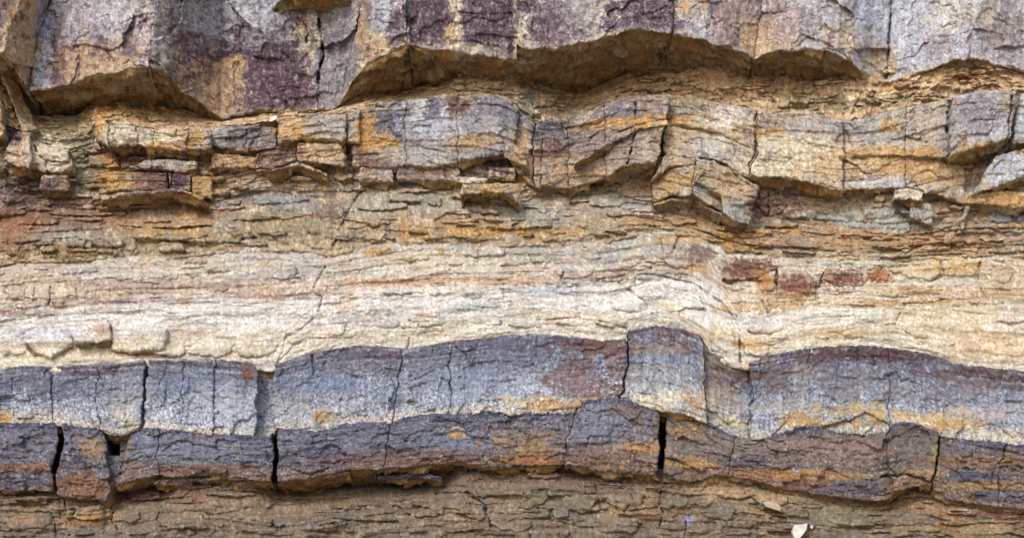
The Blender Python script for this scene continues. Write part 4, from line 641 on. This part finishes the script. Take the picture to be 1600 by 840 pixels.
C([(1044, 150), (1080, 149), (1120, 160), (1170, 169), (1182, 176)], [(1036, 238), (1092, 244), (1130, 256), (1172, 280)], 28, 30, L=[(1046, 148), (1034, 240)], R=[(1182, 170), (1182, 230), (1170, 280)], tx=.05)
C([(1030, 240), (1045, 237), (1092, 244)], [(1020, 282), (1046, 260), (1092, 257)], 36, 26, rnd=2.5, L=[(1040, 236), (1018, 285)])
C([(1019, 282), (1050, 262), (1083, 258)], [(1019, 316), (1050, 305), (1066, 308), (1083, 303)], 30, 40, tx=.35)
C([(1083, 258), (1127, 295)], [(1083, 303), (1105, 318), (1127, 328)], 36, 40, tx=-.4)
C([(1086, 247), (1115, 252), (1150, 268), (1183, 292)], [(1086, 284), (1127, 304), (1130, 332), (1148, 346), (1176, 351)], 40, 30, R=[(1184, 288), (1170, 352)], tx=-.25)
C([(1021, 318), (1050, 309), (1083, 309), (1128, 333)], [(1021, 322), (1050, 313), (1085, 315), (1128, 338)], 24, 50, rnd=2)
C([(1182, 180), (1195, 178), (1235, 175), (1262, 172), (1292, 183), (1318, 187)], [(1172, 272), (1185, 277), (1215, 276), (1260, 283), (1302, 297), (1318, 297)], 38, 90, L=[(1184, 176), (1183, 230), (1173, 276)], tx=-.06)
C([(1318, 187), (1330, 190), (1370, 178), (1400, 170), (1414, 168)], [(1318, 297), (1390, 293), (1414, 294)], 26, 20)
C([(1414, 168), (1440, 163), (1482, 154)], [(1414, 240), (1440, 242), (1482, 246)], 26, 16)
C([(1414, 244), (1482, 248), (1508, 262)], [(1414, 293), (1470, 305), (1508, 320)], 20, 14, tx=-.15)
C([(1485, 152), (1530, 142), (1588, 142)], [(1482, 244), (1520, 233), (1560, 222), (1580, 214)], 52, 90, L=[(1489, 150), (1483, 246)], R=[(1588, 142), (1578, 216)], rnd=5)
C([(1592, 146), (1700, 150)], [(1584, 224), (1640, 226), (1700, 232)], 34, 60, L=[(1592, 146), (1584, 224)])
C([(1520, 252), (1556, 243), (1620, 228)], [(1520, 303), (1560, 291), (1620, 268)], 34, 80, L=[(1556, 243), (1518, 304)], tx=.25)
C([(1508, 300), (1560, 298), (1620, 300)], [(1508, 317), (1550, 320), (1590, 327), (1620, 324)], 18, 50, rnd=2.5)
C([(1540, 247), (1556, 248)], [(1494, 366), (1502, 366)], 12, 10, L=[(1550, 246), (1512, 316), (1494, 366)], R=[(1556, 250), (1521, 312), (1501, 366)], rnd=3)
C([(1202, 302), (1300, 300), (1398, 296)], [(1202, 340), (1240, 338), (1300, 331), (1398, 332)], 0, 40)
C([(1172, 302), (1200, 303)], [(1170, 345), (1200, 345)], 0, 14)
C([(1398, 296), (1420, 294), (1443, 300)], [(1398, 312), (1420, 310), (1443, 316)], 28, 20)
C([(1420, 314), (1456, 318)], [(1420, 338), (1456, 352)], 16, 14)

# grey bed: joint-bounded blocks
def jblocks(bed, parent, joints, dhs, top, bot, under, rnd, seed0):
    for i in range(len(joints) - 1):
        l, r = joints[i][1], joints[i + 1][0]
        patch('block', parent, bed, top, bot, l, r, bedh(bed, dhs[i][0], dhs[i][1], 0, .5 * (l[0][0] + r[0][0])), under=under, rnd=rnd, side=70, seed=seed0 + i, amp=1.0, rseed=FACE[bed])
def j(pts, gap): return ([(x - gap, y) for x, y in pts], [(x + gap, y) for x, y in pts])
JF = [j([(-420, 500), (-420, 700)], 0), j([(80, 570), (82, 660)], .12), j([(156, 570), (150, 620), (157, 665)], .12), j([(229, 563), (226, 600), (222, 670)], 2.6), j([(286, 563), (284, 668)], .12), j([(336, 562), (332, 676)], .12), ([(398, 566), (404, 600), (399, 680)], [(428, 571), (426, 640), (430, 668)]),
      j([(628, 543), (624, 590), (612, 660)], .12), j([(704, 535), (702, 645)], .12), j([(979, 525), (981, 560), (974, 610), (968, 622)], 1.5), j([(1096, 525), (1104, 580), (1104, 655)], .12), j([(1170, 569), (1175, 620), (1172, 682)], 1.8), j([(1390, 545), (1388, 670)], .12), j([(2020, 500), (2020, 700)], 0)]
jblocks('F', LF, JF, [(20, 0), (18, .05), (27, -.1), (24, .1), (26, 0), (24, .1), (24, 0), (22, .04), (24, .01), (38, .06), (14, -.25), (22, .02), (24, 0)], lambda x: cF(x) - 1, lambda x: cG(x) + 4, 60, 2.6, 100)
for (t_, b_, dh) in [([(400, 572), (426, 574)], [(400, 668), (426, 664)], -2), ([(1283, 664), (1310, 656), (1338, 640), (1390, 640)], [(1283, 665), (1330, 655), (1352, 643), (1390, 662)], 30), ([(858, 636), (905, 622)], [(858, 640), (905, 636)], 30)]:
    blk('F', LF, 'block', t_, b_, dh, 40)
JG = [j([(-420, 600), (-420, 800)], 0), ([(89, 660), (92, 690), (84, 725), (82, 770)], [(97, 660), (98, 690), (88, 730), (90, 778)]), ([(162, 664), (167, 700), (172, 785)], [(212, 667), (200, 690), (190, 735), (182, 756)]), j([(248, 668), (245, 715), (249, 742)], .15),
      ([(426, 672), (428, 700), (424, 752)], [(432, 668), (432, 700), (432, 752)]), j([(612, 656), (606, 690), (600, 733)], .15), j([(902, 630), (890, 680), (880, 728)], .15), ([(1029, 638), (1031, 670), (1026, 742)], [(1039, 640), (1040, 680), (1034, 746)]), j([(1152, 680), (1143, 712), (1138, 745)], .15),
      j([(1391, 660), (1386, 700), (1396, 770)], .15), j([(1466, 672), (1464, 710), (1458, 758)], 1.5), j([(1572, 690), (1562, 722), (1560, 790)], .15), j([(2020, 600), (2020, 800)], 0)]
jblocks('G', LG_, JG, [(26, 0), (22, -.1), (28, .25), (30, 0), (30, 0), (28, 0), (34, 0), (26, 0), (24, 0), (38, -.1), (24, 0), (24, 0)], cG, cH, 90, 2.6, 140)
_sd = 200
blk('E', LE, 'block', [(118, 509), (150, 506), (174, 504)], [(124, 536), (150, 535), (174, 531)], 22, 60, rnd=4)
blk('E', LE, 'block', [(174, 508), (215, 505), (262, 512)], [(178, 546), (205, 552), (230, 549), (262, 545)], 14, 30, rnd=8)
blk('E', LE, 'block', [(38, 520), (70, 505), (112, 520)], [(40, 536), (58, 552), (80, 560), (112, 540)], 12, 24, rnd=8)
G = lambda *a, **k: blk('G', LG_, 'slab', *a, **k)
G([(438, 742), (500, 730), (545, 733)], [(438, 744), (484, 744), (545, 741)], 20, 60, rnd=2)
G([(480, 738), (525, 730), (588, 737)], [(480, 748), (530, 737), (588, 741)], 10, 60, rnd=2)
G([(590, 742), (660, 738), (690, 744)], [(590, 748), (650, 745), (690, 752)], 4, 30, rnd=2)
G([(165, 703), (192, 701)], [(168, 752), (190, 752)], -4, 20, L=[(169, 700), (173, 752)], R=[(190, 700), (184, 752)])

# ------------------------------------------------------------------ stones and flakes in the crumbly layers
rnd_ = random.Random(11)
def chip(bed, parent, name, cx, cy, w_, h_, dh, under=None, lens=False, tint=None):
    global _sd
    _sd += 1
    R = rnd_.uniform
    n = 5
    us = sorted([R(.12, .3), R(.35, .5), R(.5, .68), R(.72, .9)])
    xs = [cx - w_ / 2] + [cx - w_ / 2 + w_ * u for u in us] + [cx + w_ / 2]
    def prof():
        e = (.05, .35) if lens else (.25, .85)
        k = [R(*e)] + [R(.65, 1.15) for _ in us] + [R(*e)]
        if lens: k[1] *= .7; k[4] *= .7
        return k
    k1, k2 = prof(), prof()
    sl = R(-.09, .09)
    top = [(x, cy - h_ / 2 * k1[i] + sl * (x - cx)) for i, x in enumerate(xs)]
    bot = [(x, cy + h_ / 2 * k2[i] + sl * (x - cx)) for i, x in enumerate(xs)]
    s1, s2 = R(-.5, .5) * h_, R(-.5, .5) * h_
    L = [(xs[0] - s1, cy - h_), (xs[0] + s1, cy + h_)]; Rr = [(xs[-1] - s2, cy - h_), (xs[-1] + s2, cy + h_)]
    g_ = 1 + R(-.06, .06)
    t = tint or (g_ * (1 + R(-.012, .012)), g_, g_ * (1 + R(-.02, .012)))
    return blk(bed, parent, name, top, bot, dh, under or max(10, dh + 8), L=L, R=Rr, tx=R(-.18, .18), ty=R(-.15, .2), rnd=min(3.5, h_ * .35), amp=.85, tint=t, step=1.8, rseed=FACE[bed])
# pieces that can be made out in the photograph
for (bed, par, nm, cx, cy, w_, h_, dh) in [
    ('B', LB, 'stone', 718, 126, 18, 7, 12), ('B', LB, 'stone', 450, 176, 36, 10, 14), ('B', LB, 'stone', 425, 180, 40, 7, 10), ('B', LB, 'stone', 840, 160, 22, 16, 14), ('B', LB, 'flake', 1460, 155, 60, 6, 10), ('B', LB, 'stone', 1390, 112, 20, 5, 8), ('B', LB, 'stone', 665, 137, 40, 6, 8), ('B', LB, 'stone', 1530, 112, 22, 6, 8),
    ('D', LD, 'flake', 200, 322, 90, 5, 26), ('D', LD, 'flake', 145, 334, 60, 6, 16), ('D', LD, 'flake', 285, 352, 90, 6, 14), ('D', LD, 'stone', 285, 371, 70, 9, 16), ('D', LD, 'stone', 230, 368, 44, 9, 14), ('D', LD, 'stone', 160, 380, 26, 13, 16), ('D', LD, 'stone', 185, 379, 18, 14, 12), ('D', LD, 'stone', 185, 396, 16, 9, 14), ('D', LD, 'stone', 268, 385, 40, 16, 14), ('D', LD, 'stone', 118, 380, 30, 13, 14), ('D', LD, 'stone', 138, 382, 16, 14, 10),
    ('D', LD, 'stone', 630, 308, 44, 12, 12), ('D', LD, 'stone', 615, 322, 44, 9, 14), ('D', LD, 'flake', 640, 298, 60, 7, 10), ('D', LD, 'stone', 680, 314, 20, 14, 12), ('D', LD, 'stone', 715, 330, 40, 9, 10), ('D', LD, 'stone', 745, 325, 18, 12, 10), ('D', LD, 'stone', 765, 330, 26, 8, 12), ('D', LD, 'stone', 780, 343, 40, 9, 8), ('D', LD, 'stone', 550, 369, 40, 7, 10), ('D', LD, 'stone', 950, 312, 60, 24, 8), ('D', LD, 'stone', 860, 322, 40, 20, 6), ('D', LD, 'stone', 1000, 326, 50, 9, 8), ('D', LD, 'stone', 430, 312, 70, 14, 8), ('D', LD, 'stone', 520, 330, 36, 20, 6),
    ('D', LD, 'stone', 1440, 338, 40, 16, 10), ('D', LD, 'flake', 1250, 392, 50, 5, 12), ('D', LD, 'stone', 400, 378, 36, 12, 10), ('D', LD, 'stone', 365, 372, 30, 12, 10), ('D', LD, 'stone', 60, 345, 60, 10, 12), ('D', LD, 'stone', 40, 372, 40, 12, 10), ('D', LD, 'stone', 75, 388, 26, 9, 14), ('D', LD, 'stone', 20, 330, 40, 10, 14), ('D', LD, 'stone', 100, 330, 36, 9, 14),
    ('E', LE, 'stone', 1170, 420, 78, 34, 16), ('E', LE, 'stone', 1198, 442, 30, 26, 16), ('E', LE, 'stone', 1246, 442, 62, 32, 12), ('E', LE, 'stone', 1318, 434, 64, 26, 12), ('E', LE, 'stone', 1376, 430, 26, 18, 10), ('E', LE, 'stone', 1440, 424, 60, 24, 8), ('E', LE, 'stone', 1500, 424, 50, 20, 8), ('E', LE, 'stone', 1560, 430, 44, 22, 8), ('E', LE, 'stone', 1080, 398, 90, 46, 12), ('E', LE, 'stone', 1000, 388, 70, 44, 9), ('E', LE, 'stone', 430, 426, 60, 24, 10),
    ('E', LE, 'stone', 340, 418, 34, 16, 9), ('E', LE, 'stone', 245, 430, 30, 12, 8), ('E', LE, 'stone', 300, 427, 20, 10, 8), ('E', LE, 'stone', 195, 434, 20, 9, 8), ('E', LE, 'stone', 215, 436, 18, 8, 8), ('E', LE, 'stone', 272, 432, 16, 9, 8), ('E', LE, 'stone', 598, 392, 26, 13, 9), ('E', LE, 'stone', 650, 400, 40, 16, 9), ('E', LE, 'stone', 730, 392, 34, 18, 8), ('E', LE, 'stone', 770, 392, 36, 18, 8), ('E', LE, 'stone', 805, 410, 50, 12, 9), ('E', LE, 'stone', 850, 400, 44, 20, 8), ('E', LE, 'stone', 910, 392, 50, 24, 8),
    ('E', LE, 'flake', 620, 456, 44, 7, 14), ('E', LE, 'stone', 690, 456, 40, 10, 8), ('E', LE, 'stone', 735, 460, 30, 14, 8), ('E', LE, 'stone', 770, 460, 30, 14, 8), ('E', LE, 'stone', 940, 435, 60, 10, 9), ('E', LE, 'stone', 1005, 432, 60, 10, 9), ('E', LE, 'stone', 60, 455, 40, 26, 8), ('E', LE, 'stone', 25, 455, 30, 24, 8), ('E', LE, 'stone', 100, 455, 36, 20, 7), ('E', LE, 'stone', 20, 440, 34, 10, 9), ('E', LE, 'stone', 20, 545, 40, 20, 8),
    ('E', LE, 'stone', 260, 545, 60, 24, 14), ('E', LE, 'stone', 330, 545, 70, 26, 12), ('E', LE, 'stone', 400, 545, 60, 26, 12), ('E', LE, 'stone', 470, 525, 44, 22, 9), ('E', LE, 'stone', 520, 515, 40, 20, 8), ('E', LE, 'stone', 610, 505, 30, 16, 8), ('E', LE, 'stone', 640, 507, 26, 12, 8), ('E', LE, 'stone', 670, 506, 26, 12, 8), ('E', LE, 'stone', 760, 502, 50, 14, 8), ('E', LE, 'stone', 820, 505, 50, 14, 8), ('E', LE, 'stone', 900, 500, 60, 18, 9), ('E', LE, 'stone', 955, 500, 50, 22, 12),
    ('E', LE, 'stone', 985, 475, 60, 26, 7), ('E', LE, 'stone', 1060, 470, 70, 30, 7), ('E', LE, 'stone', 1130, 535, 40, 36, 8), ('E', LE, 'stone', 1180, 545, 40, 24, 8), ('E', LE, 'stone', 1200, 505, 60, 30, 6), ('E', LE, 'flake', 1440, 470, 60, 5, 10), ('E', LE, 'flake', 1330, 474, 70, 5, 8), ('E', LE, 'stone', 1375, 495, 60, 26, 6), ('E', LE, 'flake', 1580, 500, 50, 7, 12),
    ('G', LG_, 'stone', 270, 752, 60, 12, 20), ('G', LG_, 'flake', 310, 748, 70, 6, 18), ('G', LG_, 'stone', 390, 752, 50, 9, 12), ('G', LG_, 'stone', 900, 708, 40, 10, 20),
    ('H', LH, 'stone', 140, 800, 70, 20, 14), ('H', LH, 'stone', 195, 805, 44, 20, 12), ('H', LH, 'flake', 55, 778, 70, 8, 24), ('H', LH, 'stone', 45, 815, 70, 26, 8), ('H', LH, 'stone', 225, 772, 50, 18, 16), ('H', LH, 'stone', 350, 790, 60, 20, 8), ('H', LH, 'stone', 395, 815, 60, 24, 8), ('H', LH, 'flake', 360, 770, 80, 8, 14), ('H', LH, 'stone', 700, 785, 60, 22, 10), ('H', LH, 'stone', 740, 795, 40, 30, 10), ('H', LH, 'stone', 670, 800, 50, 14, 10), ('H', LH, 'stone', 560, 785, 80, 12, 8), ('H', LH, 'flake', 560, 808, 120, 8, 12), ('H', LH, 'stone', 480, 820, 90, 14, 8),
    ('H', LH, 'stone', 885, 765, 60, 18, 12), ('H', LH, 'stone', 835, 780, 40, 26, 10), ('H', LH, 'stone', 905, 785, 50, 28, 9), ('H', LH, 'stone', 975, 780, 60, 30, 12), ('H', LH, 'stone', 1055, 780, 40, 30, 8), ('H', LH, 'stone', 845, 800, 30, 20, 8), ('H', LH, 'stone', 875, 800, 26, 16, 9), ('H', LH, 'stone', 960, 820, 70, 24, 8), ('H', LH, 'stone', 800, 815, 60, 30, 8), ('H', LH, 'stone', 1120, 800, 50, 24, 7), ('H', LH, 'stone', 1150, 770, 60, 16, 10), ('H', LH, 'stone', 1200, 780, 60, 18, 10),
    ('H', LH, 'stone', 1320, 815, 90, 18, 6), ('H', LH, 'stone', 1420, 810, 110, 20, 6), ('H', LH, 'stone', 1540, 825, 90, 18, 6), ('H', LH, 'stone', 850, 740, 50, 12, 14), ('H', LH, 'stone', 600, 750, 30, 10, 12), ('H', LH, 'stone', 500, 757, 30, 11, 12), ('H', LH, 'stone', 660, 745, 40, 10, 12)]:
    o_ = chip(bed, par, nm, cx, cy, w_, h_, dh * (.42 if bed == 'E' else .7 if bed == 'H' else .85), lens=(nm == 'flake'), tint=(.9, .84, .82) if bed == 'E' and cx in (1170, 1246, 1318) else (.95, .86, .78) if bed == 'E' and cx in (1198, 1376) else None)
    if bed == 'E' and cx in (1170, 1246, 1318): o_['label'] = 'dark red brown stone set in the cream rock'
# small pieces between them
def scatter(bed, parent, n, wr, hr, dr, lens_p, x0=-30, x1=1630, v0=0.05, v1=.95, ymax=845, names=('stone', 'flake')):
    top, bot, _ = BED[bed]
    for i in range(n):
        x = rnd_.uniform(x0, x1); v = rnd_.uniform(v0, v1)
        y = float(top(x) + (bot(x) - top(x)) * v)
        if y > ymax: y = rnd_.uniform(float(top(x)) + 8, ymax)
        if bed in 'FG' and any(abs(x - q) < r_ for q, r_ in ((92, 34), (178, 40), (229, 30), (414, 40), (980, 30), (1034, 34), (1100, 26), (1172, 26), (1465, 24))): continue
        if bed == 'C' and 1165 < x < 1330: continue
        ln = rnd_.random() < lens_p
        w_ = rnd_.uniform(*wr); h_ = rnd_.uniform(*hr) * (.6 if ln else 1)
        chip(bed, parent, names[1] if ln else names[0], x, y, w_, h_, rnd_.uniform(*dr), lens=ln)
scatter('B', LB, 150, (8, 34), (4, 8), (4, 11), .4)
scatter('C', LC, 50, (12, 40), (5, 12), (8, 18), .5, v0=.55)
scatter('C', LC, 40, (10, 36), (5, 12), (4, 14), .4, x0=-20, x1=350, v0=.25)
scatter('D', LD, 150, (12, 60), (4, 10), (3, 10), .55)
scatter('E', LE, 70, (12, 40), (4, 10), (1.5, 4), .35, v0=.02, v1=.45)
scatter('E', LE, 30, (14, 50), (5, 11), (1, 2.5), .4, v0=.45, v1=.97)
scatter('F', LF, 60, (8, 30), (5, 13), (22, 26.5), .2, v0=.06)
scatter('G', LG_, 50, (8, 30), (5, 12), (25, 31), .3, v0=.1, v1=.8)
scatter('G', LG_, 40, (12, 40), (4, 8), (24, 32), .6, v0=.75, v1=.98)
scatter('H', LH, 110, (14, 70), (5, 14), (2, 8), .55)

# ------------------------------------------------------------------ loose stones lying on the ledges
def loose(name, label, cx, cy, outline, h, thick, c1, c2):
    n = len(outline)
    pts = []
    for k, (sc_, dz) in enumerate(((.86, 0.0), (1.0, thick * .3), (1.0, thick * .8), (.8, thick))):
        ring = []
        for i, (dx, dy) in enumerate(outline):
            x, y, z = world(np.float64(cx + dx * sc_), np.float64(cy + dy * sc_), h - dz)
            ring.append((float(x), float(y), float(z)))
        pts.append(ring)
    V = [p for r in pts for p in r]; c0 = np.mean(V, axis=0)
    F = []
    for k in range(3):
        for i in range(n):
            F.append((k * n + i, (k + 1) * n + i, (k + 1) * n + (i + 1) % n, k * n + (i + 1) % n))
    F.append(tuple(range(n))); F.append(tuple(reversed(range(3 * n, 4 * n))))
    me = bpy.data.meshes.new(name); me.from_pydata([tuple(np.array(p) - c0) for p in V], [], F); me.update()
    o = bpy.data.objects.new(name, me); o.location = c0
    me.materials.append(plain_mat(name + '_rock', c1, c2, 30))
    link(o); o['label'] = label; o['category'] = 'stone'; o['group'] = 'loose stones on the ledges'
    return o
loose('loose_stone', 'largest white broken stone at the bottom edge on brown shale', 1250, 828, [(-14, 3), (-10, -9), (2, -10), (13, -12), (11, -1), (5, 7), (-1, 14), (-10, 13)], 30, 24, (.5, .45, .38), (.72, .68, .62))
loose('loose_stone', 'pale tan flat stone wedged above the white stone near the bottom', 1206, 789, [(-16, -5), (-4, -8), (10, -3), (16, 4), (15, 10), (3, 6), (-10, 2)], 26, 18, (.36, .27, .17), (.52, .42, .29))
loose('loose_stone', 'small white chip on the ledge under the purple top overhang', 427, 186, [(-7, 4), (-3, -4), (6, -5), (7, -1), (-2, 4)], -20, 6, (.6, .55, .5), (.78, .74, .7))
loose('loose_stone', 'tiny white stone right of the largest white stone at the bottom', 1268, 822, [(-3, 1), (-1, -3), (3, -2), (3, 2), (0, 4)], 14, 6, (.5, .45, .38), (.7, .65, .6))
